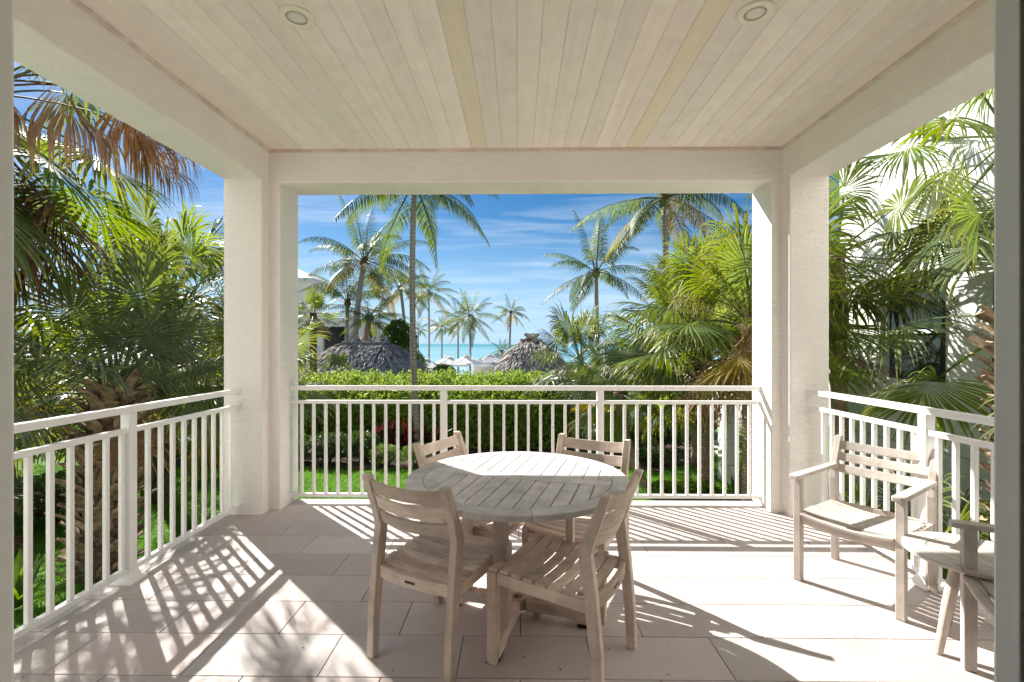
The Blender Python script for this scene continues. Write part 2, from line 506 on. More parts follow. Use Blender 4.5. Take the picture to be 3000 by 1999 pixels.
df = thing('sliding_door_frame', 'grey-white sliding door frame at both edges of the view', 'door frame', (0, .8, 0))
def jamb(x, s):
    # stepped profile, s = +1 for the right jamb
    prof = [(0, .036), (0, .082), (.004, .090), (.020, .098), (.114, .098), (.114, .036)]
    m = MB(); m.loft([[(x + s * a, b, z) for a, b in prof] for z in (0.002, 2.46)])
    m.build('jamb', M['frame'], df, bevel=.0015)
    MB().box((x - s * .004, .0365, .002), (x + s * .05, .046, 2.46)).build('stop_bead', M['frame'], df, bevel=.0015)
    MB().box((x + s * .002, .0, .002), (x + s * .09, .0355, 2.46)).build('screen_edge', M['rubber'], df)
jamb(.879, 1); jamb(-.960, -1)
MB().box((-1.06, 0, 2.461), (.993, .098, 2.499)).build('head', M['frame'], df)
MB().box((-.955, .03, .001), (.874, .098, .018)).build('sill_track', M['frame'], df)

# ------------------------------------------------------------------ railings
bal_me = MB().box((-.0125, -.0125, .0875), (.0125, .0125, .9055)).mesh('baluster', .002)
def shoe(parent, x, y):
    def sq(h, z): return [(x - h, y - h, z), (x + h, y - h, z), (x + h, y + h, z), (x - h, y + h, z)]
    MB().loft([sq(.066, .0006), sq(.066, .010), sq(.052, .018), sq(.041, .034), sq(.035, .055), sq(.0335, .070)]).build('post_shoe', M['paint'], parent)
def railing(label, p, q, posts, bals):
    """straight railing from p to q (xy); posts and balusters given as distances from p"""
    d = Vector((q[0] - p[0], q[1] - p[1], 0)); L = d.length
    t = thing('railing', label, 'railing', (p[0], p[1], 0), math.atan2(d.y, d.x), 'white railings round the terrace')
    MB().box((0, -.026, 1.029), (L, .026, 1.070)).build('top_rail', M['paint'], t, bevel=.003)
    MB().box((0, -.020, .906), (L, .020, .937)).build('middle_rail', M['paint'], t, bevel=.0025)
    MB().box((0, -.020, .057), (L, .020, .087)).build('bottom_rail', M['paint'], t, bevel=.0025)
    for s in posts:
        MB().box((s - .0295, -.0295, .004), (s + .0295, .0295, 1.0288)).build('post', M['paint'], t, bevel=.003)
        shoe(t, s, 0)
    for s in bals: link('baluster', bal_me, M['paint'], t, (s, 0, 0))
    for s in (0.004, L - .004):
        for z in (1.0495, .9215, .072):
            MB().box((s - .0038, -.032, z - .027), (s + .0038, .032, z + .027)).build('wall_bracket', M['paint'], t, bevel=.0015)
    return t
ff = lambda a, n, st=.1100: [a + st * i for i in range(n)]
railing('white metal railing across the front of the terrace facing the sea', (-2.077, 4.292), (2.175, 4.292), [1.397, 2.817],
        ff(-1.98 + 2.077, 12) + ff(-.578 + 2.077, 12, .1112) + ff(.847 + 2.077, 12, .1125))
railing('white metal railing along the left side of the terrace by the palm trunk', (-2.387, YW), (-2.387, 3.979), [2.862 - YW, 1.05 - YW],
        [2.81 - YW - .1085 * i for i in range(15)] + ff(3.01 - YW, 9, .1090))
railing('white metal railing along the right side of the terrace behind the armchair', (2.447, YW), (2.447, 3.989), [2.868 - YW, 1.05 - YW],
        [2.785 - YW - .1085 * i for i in range(15)] + ff(2.955 - YW, 9, .1090))

# ================================================================== FURNITURE
def curved_slat(w, x0, x1, bow, th, nseg=8, tilt=0.0, up=(0, 0, 1), off=(0, 0, 1)):
    """board running along local X, bowed along off, w is its width along up"""
    up = Vector(up); off = Vector(off)
    rings = []
    for i in range(nseg + 1):
        u = i / nseg; x = x0 + (x1 - x0) * u
        b = off * (bow * (1 - (2 * u - 1) ** 2))
        c = Vector((x, 0, 0)) + b
        rings.append([c - up * w / 2 - off * th / 2, c + up * w / 2 - off * th / 2, c + up * w / 2 + off * th / 2, c - up * w / 2 + off * th / 2])
    return MB().loft(rings)

def post_path(mb, pts, w, d):
    """square post through (y,z) points, w across x, d along y"""
    rings = []
    for y, z, s in pts:
        rings.append([(-w / 2, y - d * s / 2, z), (w / 2, y - d * s / 2, z), (w / 2, y + d * s / 2, z), (-w / 2, y + d * s / 2, z)])
    return mb.loft(rings)

def dining_chair():
    t = thing('dining_chair', '', 'chair')
    hw = .217
    for s in (-1, 1):
        mb = MB(); post_path(mb, [(.245, .0, .85), (.245, .012, .9), (.245, .375, 1.0), (.245, .4195, 1.0)], .042, .05)
        mb.build('front_leg', M['teak_z'], t, bevel=.003, loc=(s * hw, 0, 0))
        mb = MB(); post_path(mb, [(-.262, 0, .82), (-.252, .20, .95), (-.228, .43, 1.08), (-.204, .605, 1.12), (-.236, .70, .96), (-.296, .852, .78)], .038, .05)
        mb.build('back_leg', M['teak_z'], t, bevel=.003, loc=(s * hw, 0, 0))
        MB().bar((s * (hw + .001), -.215, .386), (s * (hw + .001), .219, .392), .024, .052).build('side_rail', M['teak_y'], t, bevel=.002)
    curved_slat(.056, -hw + .02, hw - .02, -.022, .022, up=(0, 0, 1), off=(0, 1, 0)).build('back_rail', M['teak_x'], t, bevel=.002, loc=(0, -.226, .388))
    curved_slat(.050, -hw + .02, hw - .02, -.018, .024, up=(0, 1, 0), off=(0, 0, 1)).build('front_rail', M['teak_x'], t, bevel=.002, loc=(0, .246, .386))
    # seat slats, dished across and dropping a little to the back
    n = 8; pit = .0600
    for i in range(n):
        yy = .2405 - pit * i
        z = .4325 - .018 * (i / (n - 1)) - (.006 if i == 0 else 0)
        curved_slat(.0470, -hw - .014 if i < n - 1 else -hw + .022, hw + .014 if i < n - 1 else hw - .022, -.020, .016, 10, up=(0, 1, 0), off=(0, 0, 1)).build('seat_slat', M['teak_x'], t, bevel=.0025, loc=(0, yy, z))
    # back slats between the leaning posts, bowed to the rear
    ly, lz = -.092, .247; ln = math.hypot(ly, lz); up = (0, ly / ln, lz / ln); off = (0, -lz / ln, ly / ln)
    for k in range(3):
        u = .045 + .083 * k
        yy = -.206 + ly / ln * u; z = .604 + lz / ln * u
        curved_slat(.064, -hw + .0175, hw - .0175, .030, .017, 10, up=up, off=off).build('back_slat', M['teak_x'], t, bevel=.003, loc=(0, yy, z))
    MB().box((-.028, -.2620, .383), (.028, -.2585, .395)).build('maker_plate', M['label'], t, bevel=.003)
    return t
ch = dining_chair()
def place(o, c, f, label, group):
    o.location = (c[0], c[1], 0.0005)
    o.rotation_euler = (0, 0, math.atan2(-f[0], f[1]))
    tag(o, label, 'chair', group)
GC = 'slatted teak chairs round the dining table'
place(ch, (-.366, 2.322), (.45, .893), 'weathered teak dining chair seen from behind at the near left of the table', GC)
for c, f, l in [((.207, 2.213), (-.862, .507), 'weathered teak dining chair at the near right of the table, turned sideways'),
                ((-.251, 2.895), (.897, -.442), 'weathered teak dining chair half hidden at the far left of the table'),
                ((.352, 2.79), (-.45, -.893), 'weathered teak dining chair half hidden at the far right of the table')]:
    place(copy_tree(ch), c, f, l, GC)

def armchair():
    t = thing('armchair', '', 'armchair')
    hw, fy, by = .255, .252, -.255
    for s in (-1, 1):
        mb = MB(); post_path(mb, [(fy, 0, .82), (fy, .01, .9), (fy, .40, 1.0), (fy, .6275, .95)], .042, .05)
        mb.build('front_leg', M['pale_z'], t, bevel=.003, loc=(s * hw, 0, 0))
        mb = MB(); post_path(mb, [(by, 0, .85), (by + .01, .30, 1.0), (by + .02, .56, 1.15), (by + .012, .63, 1.0), (by - .062, .826, .80)], .038, .05)
        mb.build('back_leg', M['pale_z'], t, bevel=.003, loc=(s * hw, 0, 0))
        rg = []
        for yy, w, z in ((by - .03, .042, .640), (by + .06, .050, .640), (fy - .06, .056, .641), (fy + .045, .060, .641), (fy + .066, .046, .640)):
            rg.append([(s * hw - w / 2, yy, z - .013), (s * hw + w / 2, yy, z - .013), (s * hw + w / 2, yy, z + .012), (s * hw - w / 2, yy, z + .012)])
        MB().loft(rg).build('armrest', M['pale_y'], t, bevel=.005, seg=2)
        MB().bar((s * hw, by + .035, .376), (s * hw, fy - .025, .384), .024, .056).build('side_rail', M['pale_y'], t, bevel=.002)
    curved_slat(.056, -hw + .021, hw - .021, -.020, .022, up=(0, 0, 1), off=(0, 0.35, .94)).build('front_rail', M['pale_x'], t, bevel=.002, loc=(0, fy + .004, .388))
    curved_slat(.050, -hw + .02, hw - .02, -.020, .022, up=(0, 0, 1), off=(0, 1, 0)).build('back_rail', M['pale_x'], t, bevel=.002, loc=(0, by + .02, .378))
    n = 9; pit = .0545
    for i in range(n):
        yy = .262 - pit * i; z = .424 - .020 * i / (n - 1) - (.008 if i == 0 else 0)
        inner = hw - .023 if (i == 0 or i == n - 1) else hw - .004
        curved_slat(.0435, -inner, inner, -.024, .016, 10, up=(0, 1, 0), off=(0, 0, 1)).build('seat_slat', M['pale_x'], t, bevel=.0025, loc=(0, yy, z))
    ly, lz = -.074, .196; ln = math.hypot(ly, lz); up = (0, ly / ln, lz / ln); off = (0, -lz / ln, ly / ln)
    for k in range(3):
        u = -.012 + .078 * k
        curved_slat(.056, -hw + .0175, hw - .0175, .026, .017, 10, up=up, off=off).build('back_slat', M['pale_x'], t, bevel=.003, loc=(0, by + .012 + ly / ln * u, .634 + lz / ln * u))
    return t
ac = armchair()
GA = 'pale teak armchairs by the right railing'
place(ac, (2.075, 2.865), (-.82, -.57), 'pale teak slatted armchair standing by the right railing and column', GA)
tag(ac, cat='armchair')
ac2 = copy_tree(ac)
place(ac2, (2.125, 1.795), (-.90, .43), 'pale teak armchair at the right edge, cut off by the door frame', GA)
tag(ac2, cat='armchair')

def disc_ring(mb, r0, r1, a0, a1, z0, z1, n=8):
    rings = []
    for i in range(n + 1):
        a = a0 + (a1 - a0) * i / n
        c, s = math.cos(a), math.sin(a)
        rings.append([(r0 * c, r0 * s, z0), (r1 * c, r1 * s, z0), (r1 * c, r1 * s, z1), (r0 * c, r0 * s, z1)])
    return mb.loft(rings)

def slat_poly(x0, x1, ya, Rr, sgn):
    pts = [(x0, sgn * ya)]
    xs = [x0 + (x1 - x0) * i / 4 for i in range(5)]
    pts = [(x1, sgn * ya), (x0, sgn * ya)] + [(xx, sgn * math.sqrt(max(Rr * Rr - xx * xx, ya * ya + 1e-5))) for xx in xs]
    return pts

def dining_table():
    t = thing('dining_table', 'round weathered teak slatted dining table in the middle of the terrace', 'table', (-.006, 2.531, 0.0005), R(-15.8))
    Ro, Ri, zt, th = .586, .498, .741, .027
    for k in range(8):
        a = R(22 + 45 * k); g = .0016
        mb = MB(); disc_ring(mb, Ri, Ro, a + g, a + R(45) - g, zt - th, zt, 10)
        mb.build('rim_segment', M['grey_' + 'xyxyxyxy'[k]], t, bevel=.0035)
    MB().box((-Ri + .004, -.044, zt - .024), (Ri - .004, .044, zt + .0005)).build('centre_plank', M['grey_x'], t, bevel=.002)
    n = 13; w = 2 * (Ri - .006) / n
    for i in range(n):
        x0 = -Ri + .006 + w * i + .0035; x1 = x0 + w - .007
        for s in (-1, 1):
            xm = max(abs(x0), abs(x1))
            if math.sqrt(max(0, (Ri - .003) ** 2 - xm * xm)) < .06: 
                pass
            MB().prism(slat_poly(x0, x1, .0475, Ri - .003, s), zt - .024, zt - .0005).build('slat', M['grey_y'], t, bevel=.002)
    k = 28
    MB().prism([(.034 * math.cos(2 * math.pi * i / k), .034 * math.sin(2 * math.pi * i / k)) for i in range(k)], zt - .01, zt + .0022).build('parasol_hole_cap', M['grey_x'], t, bevel=.001)
    # battens under the top
    for yy in (-.20, .20): MB().box((-.40, yy - .03, zt - .062), (.40, yy + .03, zt - .0285)).build('batten', M['teak_x'], t, bevel=.003)
    # legs on a cross foot
    for a in range(4):
        ang = R(90 * a)
        c, s = math.cos(ang), math.sin(ang)
        leg = MB().box((-.034, -.020, .0985), (.034, .020, zt - .0285 if a % 2 else zt - .0285))
        leg.build('leg', M['teak_z'], t, bevel=.003, loc=(c * .285, s * .285, 0), rotz=ang + math.pi / 2)
        rg = []
        for u, zlo in ((.052, .042), (.27, .042), (.31, .022), (.40, .022), (.405, .03)):
            hi = .098 if u < .38 else (.082 if u < .403 else .074)
            rg.append([(u, -.031, zlo), (u, .031, zlo), (u, .031, hi), (u, -.031, hi)])
        MB().loft(rg).build('foot_bar', M['teak_x'], t, bevel=.003, rotz=ang)
        MB().box((.325, -.026, .0), (.395, .026, .0215)).build('foot_pad', M['rubber'], t, rotz=ang)
    mb = MB(); disc_ring(mb, .024, .0515, 0, 2 * math.pi, .044, .1005, 28)
    mb.build('hub_ring', M['teak_x'], t)
    MB().prism([(.0235 * math.cos(2 * math.pi * i / k), .0235 * math.sin(2 * math.pi * i / k)) for i in range(k)], .05, .066).build('hub_plug', M['rubber'], t)
    MB().box((-.385, -.0335, .062), (-.345, -.0315, .072)).build('maker_plate', M['label'], t)
    return t
dining_table()

def side_table():
    t = thing('side_table', 'small round teak side table between the two armchairs', 'table', (2.165, 2.285, 0.0005), R(20))
    Ro, Ri, zt = .262, .165, .452
    for k in range(4):
        a = R(20 + 90 * k)
        mb = MB(); disc_ring(mb, Ri, Ro, a + .003, a + R(90) - .003, zt - .02, zt, 12)
        mb.build('rim_segment', M['pale_' + 'xyxy'[k]], t, bevel=.004)
    n = 5; w = 2 * (Ri - .002) / n
    for i in range(n):
        x0 = -Ri + .002 + w * i + .0012; x1 = x0 + w - .0024
        xs = [x0 + (x1 - x0) * j / 4 for j in range(5)]
        f = lambda xx: math.sqrt(max((Ri - .0015) ** 2 - xx * xx, .0004))
        MB().prism([(xx, -f(xx)) for xx in xs] + [(xx, f(xx)) for xx in reversed(xs)], zt - .018, zt - .0006).build('slat', M['pale_y'], t, bevel=.0015)
    for k in range(3):
        a = R(173 + 120 * k)
        c, s = math.cos(a), math.sin(a)
        MB().tube([(c * .085, s * .085, zt - .0205), (c * .15, s * .15, .22), (c * .205, s * .205, 0)], [.024, .0225, .0165], 16).build('leg', M['pale_z'], t, smooth=False)
    MB().tube([(0, 0, zt - .05), (0, 0, zt - .0205)], .105, 24).build('leg_block', M['pale_x'], t)
    return t
side_table()

# ================================================================== THE GARDEN
M['palm_green'] = leaf_mat('palm_blade_green', (0.108, 0.150, 0.055), (0.25, 0.32, 0.026), 0.42, 0.22, 0.012, 0.36, 0.40)
M['palm_lime'] = leaf_mat('palm_blade_bright', (0.115, 0.175, 0.028), (0.30, 0.38, 0.020), 0.42, 0.18, 0.012, 0.40, 0.40)
M['palm_silver'] = leaf_mat('palm_blade_silvery', (0.115, 0.150, 0.090), (0.15, 0.20, 0.050), 0.40, 0.15, 0.01, 0.24, 0.45)
M['palm_yellow'] = leaf_mat('palm_blade_yellowing', (0.30, 0.23, 0.035), (0.46, 0.33, 0.02), 0.45, 0.2, 0.02, 0.38, 0.4)
M['palm_dead'] = leaf_mat('palm_blade_dead', (0.20, 0.115, 0.060), (0.20, 0.10, 0.035), 0.7, 0.3, 0.012, 0.22, 0.2)
M['coco_green'] = leaf_mat('coconut_leaflet_green', (0.085, 0.125, 0.026), (0.20, 0.26, 0.016), 0.50, 0.2, 0.012, 0.34, 0.28)
M['coco_dark'] = leaf_mat('coconut_leaflet_dark', (0.055, 0.092, 0.028), (0.13, 0.19, 0.016), 0.50, 0.18, 0.012, 0.30, 0.28)
M['coco_yellow'] = leaf_mat('coconut_leaflet_yellow', (0.26, 0.21, 0.03), (0.42, 0.30, 0.02), 0.42, 0.2, 0.02, 0.35, 0.4)
M['hedge_leaf'] = leaf_mat('hedge_leaf', (0.165, 0.265, 0.012), (0.36, 0.50, 0.008), 0.5, 0.0, 0.0, 0.36, 0.25, 0.55, 9.0)
M['shrub_leaf'] = leaf_mat('dark_shrub_leaf', (0.042, 0.090, 0.022), (0.09, 0.16, 0.015), 0.38, 0.15, 0.01, 0.28, 0.45, 0.45, 7.0)
M['grape_leaf'] = leaf_mat('round_shrub_leaf', (0.075, 0.150, 0.020), (0.20, 0.32, 0.014), 0.40, 0.15, 0.01, 0.33, 0.45, 0.5, 7.0)
M['lime_leaf'] = leaf_mat('lime_shrub_leaf', (0.24, 0.32, 0.015), (0.42, 0.50, 0.010), 0.42, 0.1, 0.01, 0.36, 0.4, 0.4, 6.0)
M['red_leaf'] = leaf_mat('red_cordyline_leaf', (0.105, 0.020, 0.018), (0.20, 0.025, 0.018), 0.36, 0.3, 0.02, 0.30, 0.5, 0.5, 5.0)
M['bloom'] = leaf_mat('palm_flower_spray', (0.40, 0.36, 0.13), (0.42, 0.36, 0.10), 0.6, 0.15, 0.01, 0.30, 0.3)
M['grass'] = leaf_mat('lawn_blade', (0.085, 0.215, 0.012), (0.16, 0.36, 0.008), 0.45, 0.0, 0.0, 0.30, 0.35, 0.45, 1.3)
M['twig'] = simple('brown_twigs', (0.075, 0.060, 0.035), 0.9, 0.2, 0.3, 20)
M['boot'] = simple('palm_boot_fibre', (0.36, 0.255, 0.17), 0.85, 0.2, 0.38, 16, 0.28, bmp=0.5)
M['fibre'] = simple('palm_trunk_fibre', (0.135, 0.085, 0.052), 0.9, 0.2, 0.4, 18, bmp=0.6)
M['shaft'] = simple('crown_fibre', (0.15, 0.10, 0.06), 1.0, 0.0, 0.3, 9)
M['mulch'] = simple('bark_mulch', (0.075, 0.052, 0.036), 0.95, 0.2, 0.4, 24, bmp=0.8)

def trunk_mat(name, a, b_, rings):
    m, nt, b = new_mat(name, 0.85, 0.2)
    v = coords(nt)
    w = N(nt, 'ShaderNodeTexWave', Scale=rings, Distortion=2.5, Detail=3.0)
    w.bands_direction = 'Z'
    nt.links.new(v, w.inputs['Vector'])
    f = noise(nt, coords(nt, (1, 1, 3.5)), 7, 6, 0.65)
    c = mixcol(nt, 0.35, ramp(nt, f, [(0.3, a), (0.72, b_)]), ramp(nt, w.outputs['Fac'], [(0.05, [x * .55 for x in a]), (0.35, b_)]))
    nt.links.new(c, b.inputs['Base Color'])
    bump(nt, b, w.outputs['Fac'], 0.4, 0.02)
    return m
M['coco_trunk'] = trunk_mat('coconut_trunk_grey', (0.19, 0.165, 0.14), (0.37, 0.335, 0.295), 3.2)
M['brown_trunk'] = trunk_mat('palm_trunk_brown', (0.21, 0.15, 0.10), (0.37, 0.27, 0.19), 6.0)

# ---- ground sheets
def ground_z(y):
    return GZ - 0.35 * min(max((y - 16.0) / 14.0, 0.0), 1.0)
def terrain():
    xs = np.concatenate([np.linspace(-400, -30, 8), np.linspace(-24, 24, 49), np.linspace(30, 400, 8)])
    ys = np.concatenate([np.linspace(-80, -5, 4), np.linspace(0, 40, 41), np.linspace(45, 74, 6)])
    v = []; f = []
    for y in ys:
        for x in xs:
            bumpz = 0.03 * math.sin(x * .9) * math.cos(y * .7)
            v.append((x, y, ground_z(y) + bumpz))
    nx = len(xs)
    for j in range(len(ys) - 1):
        for i in range(nx - 1):
            a = j * nx + i
            f.append((a, a + 1, a + nx + 1, a + nx))
    mb = MB(); mb.v = v; mb.f = f
    m, nt, b = new_mat('garden_ground', 0.9, 0.2)
    vv = coords(nt, rnd=False)
    f1 = noise(nt, vv, 0.9, 6, 0.6); f2 = noise(nt, vv, 22, 5, 0.7)
    c = ramp(nt, f1, [(0.3, (0.055, 0.145, 0.012)), (0.7, (0.085, 0.20, 0.014))])
    c = mixcol(nt, ramp(nt, f2, [(0.4, (0, 0, 0)), (0.7, (0.6,) * 3)]), c, (0.045, 0.095, 0.012))
    t_ = nt.nodes.new('ShaderNodeTexCoord'); sp = nt.nodes.new('ShaderNodeSeparateXYZ'); nt.links.new(t_.outputs['Object'], sp.inputs[0])
    mr = nt.nodes.new('ShaderNodeMapRange'); mr.inputs['From Min'].default_value = 15.8; mr.inputs['From Max'].default_value = 16.6
    nt.links.new(sp.outputs['Y'], mr.inputs['Value'])
    mx_ = nt.nodes.new('ShaderNodeMapRange'); mx_.inputs['From Min'].default_value = -30.0; mx_.inputs['From Max'].default_value = -29.0
    nt.links.new(sp.outputs['X'], mx_.inputs['Value'])
    ml_ = N(nt, 'ShaderNodeMath', operation='MULTIPLY'); nt.links.new(mr.outputs[0], ml_.inputs[0]); nt.links.new(mx_.outputs[0], ml_.inputs[1])
    c = mixcol(nt, ml_.outputs[0], c, ramp(nt, f2, [(0.3, (0.36, 0.325, 0.275)), (0.7, (0.45, 0.41, 0.35))]))
    nt.links.new(c, b.inputs['Base Color']); bump(nt, b, f2, 0.7, 0.03)
    return tag(mb.build('ground', m, smooth=True), kind='structure')
terrain()

def sheet(name, poly, z, mat, th=0.02):
    return tag(MB().prism(poly, z - th, z).build(name, mat), kind='structure')
sheet('planting_bed', [(-9.5, 10.75), (-6.0, 10.55), (-3.6, 10.45), (-1.6, 10.65), (0.6, 10.9), (1.6, 11.6), (1.5, 14.6), (-9.5, 15.0)], GZ + .034, M['mulch'])
sheet('planting_bed', [(1.9, 13.6), (2.35, 10.6), (3.0, 10.3), (4.2, 11.3), (5.1, 12.6), (5.4, 15.2), (3.0, 15.2)], GZ + .034, M['mulch'])

# sea and the pool on the shore
def water(name, poly, z, near, far, y0, y1, rough):
    m, nt, b = new_mat(name + '_water', rough, 0.5 if name == 'pool' else 0.12)
    t = nt.nodes.new('ShaderNodeTexCoord')
    sp = nt.nodes.new('ShaderNodeSeparateXYZ'); nt.links.new(t.outputs['Object'], sp.inputs[0])
    mr = nt.nodes.new('ShaderNodeMapRange'); mr.inputs['From Min'].default_value = y0; mr.inputs['From Max'].default_value = y1
    nt.links.new(sp.outputs['Y'], mr.inputs['Value'])
    n = noise(nt, coords(nt, (0.012, 0.05, 1), False), 1.0, 5, 0.6)
    c = mixcol(nt, mr.outputs[0], near, far)
    c = mixcol(nt, ramp(nt, n, [(0.4, (0, 0, 0)), (0.65, (0.35,) * 3)]), c, [x * 0.72 for x in far])
    nt.links.new(c, b.inputs['Base Color'])
    w = noise(nt, coords(nt, (1, 1, 1), False), 1.4, 4, 0.6)
    bump(nt, b, w, 0.35, 0.2)
    mb = MB(); mb.v = [(p[0], p[1], z) for p in poly]; mb.f = [tuple(range(len(poly)))]
    return tag(mb.build(name, m), kind='structure')
water('sea', [(-30000, 70), (30000, 70), (30000, 30000), (-30000, 30000)], -2.6, (0.17, 0.33, 0.40), (0.04, 0.20, 0.26), 90, 900, 0.5)
water('pool', [(-9, 46), (2.5, 46), (2.5, 69), (-9, 69)], -1.60, (0.40, 0.58, 0.66), (0.36, 0.55, 0.66), 46, 70, 0.15)
M['pooltile'] = simple('pool_edge_tile', (0.03, 0.06, 0.16), 0.3, 0.5, 0.4, 3)
M['coping'] = simple('pool_coping', (0.62, 0.60, 0.56), 0.7, 0.3, 0.05)
tag(MB().box((-9, 69.0, -2.2), (2.5, 69.35, -1.30)).build('pool_wall', M['pooltile']), 'dark blue tiled wall along the far edge of the pool', 'wall')
tag(MB().box((-14, 38, -2.2), (4.5, 45.9, -1.66)).build('pool_deck', M['coping']), kind='structure')

# ------------------------------------------------------------------ palm fronds
def fan_frond(seed, elev, pet=0.95, rad=0.95, nseg=46, droop=1.0, spread=150, fold=0.35, steps=6, costa=0.30, pdroop=None):
    """costapalmate fan: petiole, then pleated segments that split and droop. X outward, Z up."""
    r = random.Random(seed); mb = MB()
    e = R(elev)
    p = Vector((0, 0, 0)); d = Vector((math.cos(e), r.uniform(-.06, .06), math.sin(e))).normalized()
    pts = [p.copy()]
    for k in range(6):
        d = (d + Vector((0, 0, -0.055 * (droop if pdroop is None else pdroop) * (0.4 + k * .25) * math.cos(e)))).normalized()
        p = p + d * pet / 6; pts.append(p.copy())
    T = d.copy()
    S = T.cross(Vector((0, 0, 1)))
    S = S.normalized() if S.length > .05 else Vector((0, 1, 0))
    roll = r.uniform(-.35, .35)
    S = (Matrix.Rotation(roll, 3, T) @ S).normalized()
    Nn = S.cross(T).normalized()
    # petiole
    rings = []
    for i, q in enumerate(pts):
        t = (pts[min(i + 1, 6)] - pts[max(i - 1, 0)]).normalized()
        s = S; n2 = s.cross(t).normalized()
        w = .026 - .012 * i / 6
        rings.append([q + s * w, q + n2 * w * .45, q - s * w, q - n2 * w * .6])
    mb.loft(rings, caps=False)
    hub = p
    n = nseg
    tips = [0.0] * len(mb.v)
    for i in range(n):
        u = (i + .5) / n * 2 - 1
        a = R(spread) * u + r.uniform(-.012, .012)
        # costa: middle segments leave from further along and the blade recurves
        co = costa * math.exp(-(u * 1.6) ** 2)
        base = hub + T * co * .8 - Vector((0, 0, co * .22 * droop))
        dr = (T * math.cos(a) + S * math.sin(a))
        dr = (dr - Nn * (abs(math.sin(a)) ** 1.3) * fold + Nn * .10 * math.cos(a)).normalized()
        L = rad * (.80 + .20 * math.cos(a * .8)) * r.uniform(.90, 1.06) - co * .45
        wmax = (2 * R(spread) / n) * L * .46 * 1.02
        q = base.copy(); dd = dr.copy()
        side = (dd.cross(Nn)).normalized()
        strips = []
        stiff = r.uniform(.40, .62)
        for k in range(steps + 1):
            t = k / steps
            if t <= stiff: w = wmax * (t / .46 if t < .46 else 1.0)
            else: w = wmax * max(0.0, 1 - ((t - stiff) / (1 - stiff)) ** 1.4)
            w = max(w, .0022)
            nn = side.cross(dd).normalized()
            strips.append((q - side * w / 2, q + nn * w * .22, q + side * w / 2))
            g = droop * (0.02 if t < stiff else .40 + .45 * (t - stiff)) * r.uniform(.6, 1.35)
            dd = (dd + Vector((r.uniform(-.05, .05), r.uniform(-.05, .05), -g))).normalized()
            sd = side - dd * side.dot(dd)
            side = sd.normalized() if sd.length > .01 else side
            q = q + dd * L / steps
        m0 = len(mb.v)
        old = r.uniform(-.25, .12)
        for k3, a3 in enumerate(strips):
            mb.v += [tuple(x) for x in a3]; tips += [k3 / steps + old] * 3
        for k in range(steps):
            o = m0 + 3 * k
            mb.f.append((o, o + 1, o + 4, o + 3)); mb.f.append((o + 1, o + 2, o + 5, o + 4))
    return frond_mesh(mb, tips)

def frond_mesh(mb, tips):
    me = bpy.data.meshes.new('frond'); me.from_pydata(mb.v, [], mb.f)
    at = me.attributes.new('tip', 'FLOAT', 'POINT')
    at.data.foreach_set('value', np.array(tips, dtype=np.float32))
    return me

def pinnate_frond(seed, elev, L=3.0, nl=46, leaf=.66, droop=1.0, steps=3, wind=(0, 0, 0)):
    """feather frond of a coconut palm, X outward, Z up"""
    r = random.Random(seed); mb = MB()
    e = R(elev); d = Vector((math.cos(e), 0, math.sin(e))); p = Vector((0, 0, 0))
    K = 16; pts = [p.copy()]; ds = [d.copy()]
    for k in range(K):
        d = (d + Vector((0, r.uniform(-.012, .012), -.052 * droop * (0.5 + 1.6 * k / K)))).normalized()
        p = p + d * L / K; pts.append(p.copy()); ds.append(d.copy())
    rings = []
    for i, q in enumerate(pts):
        w = .030 * (1 - i / K) + .004
        t = ds[i]; s = Vector((0, 1, 0)); n2 = s.cross(t).normalized()
        rings.append([q + s * w, q + n2 * w * .6, q - s * w, q - n2 * w * .6])
    mb.loft(rings, caps=False)
    tw = r.uniform(-.5, .5)
    tips = [0.0] * len(mb.v)
    for sgn in (-1, 1):
        for j in range(nl):
            u = .17 + .83 * (j + r.uniform(0, .8)) / nl
            fi = u * K; i = min(int(fi), K - 1); fr = fi - i
            q = pts[i].lerp(pts[i + 1], fr); t = ds[i].lerp(ds[i + 1], fr).normalized()
            S = Vector((0, sgn, 0)); S = (Matrix.Rotation(tw * u, 3, t) @ S)
            up = S.cross(t) * sgn
            fwd = .40 + .75 * u
            dd = (S * 1.0 + t * fwd + up * r.uniform(.05, .35)).normalized()
            ln = leaf * (math.sin(math.pi * min(1, (.22 + .78 * u)) ** .85) * .85 + .22) * r.uniform(.85, 1.1)
            w0 = .0175 * (1.05 - .40 * u)
            side = t - dd * t.dot(dd); side.normalize()
            m0 = len(mb.v); qq = q.copy()
            for k in range(steps + 1):
                tt = k / steps
                w = w0 * (1 if tt < .5 else max(.06, 1 - ((tt - .5) / .5) ** 1.5)) * (.55 if k == 0 else 1)
                mb.v += [tuple(qq - side * w), tuple(qq + side * w)]; tips += [tt * (.55 + .4 * u)] * 2
                dd = (dd + Vector((wind[0], wind[1], -droop * (.26 + .36 * tt) * r.uniform(.7, 1.3)))).normalized()
                qq = qq + dd * ln / steps
            for k in range(steps):
                o = m0 + 2 * k
                mb.f.append((o, o + 1, o + 3, o + 2))
    return frond_mesh(mb, tips)

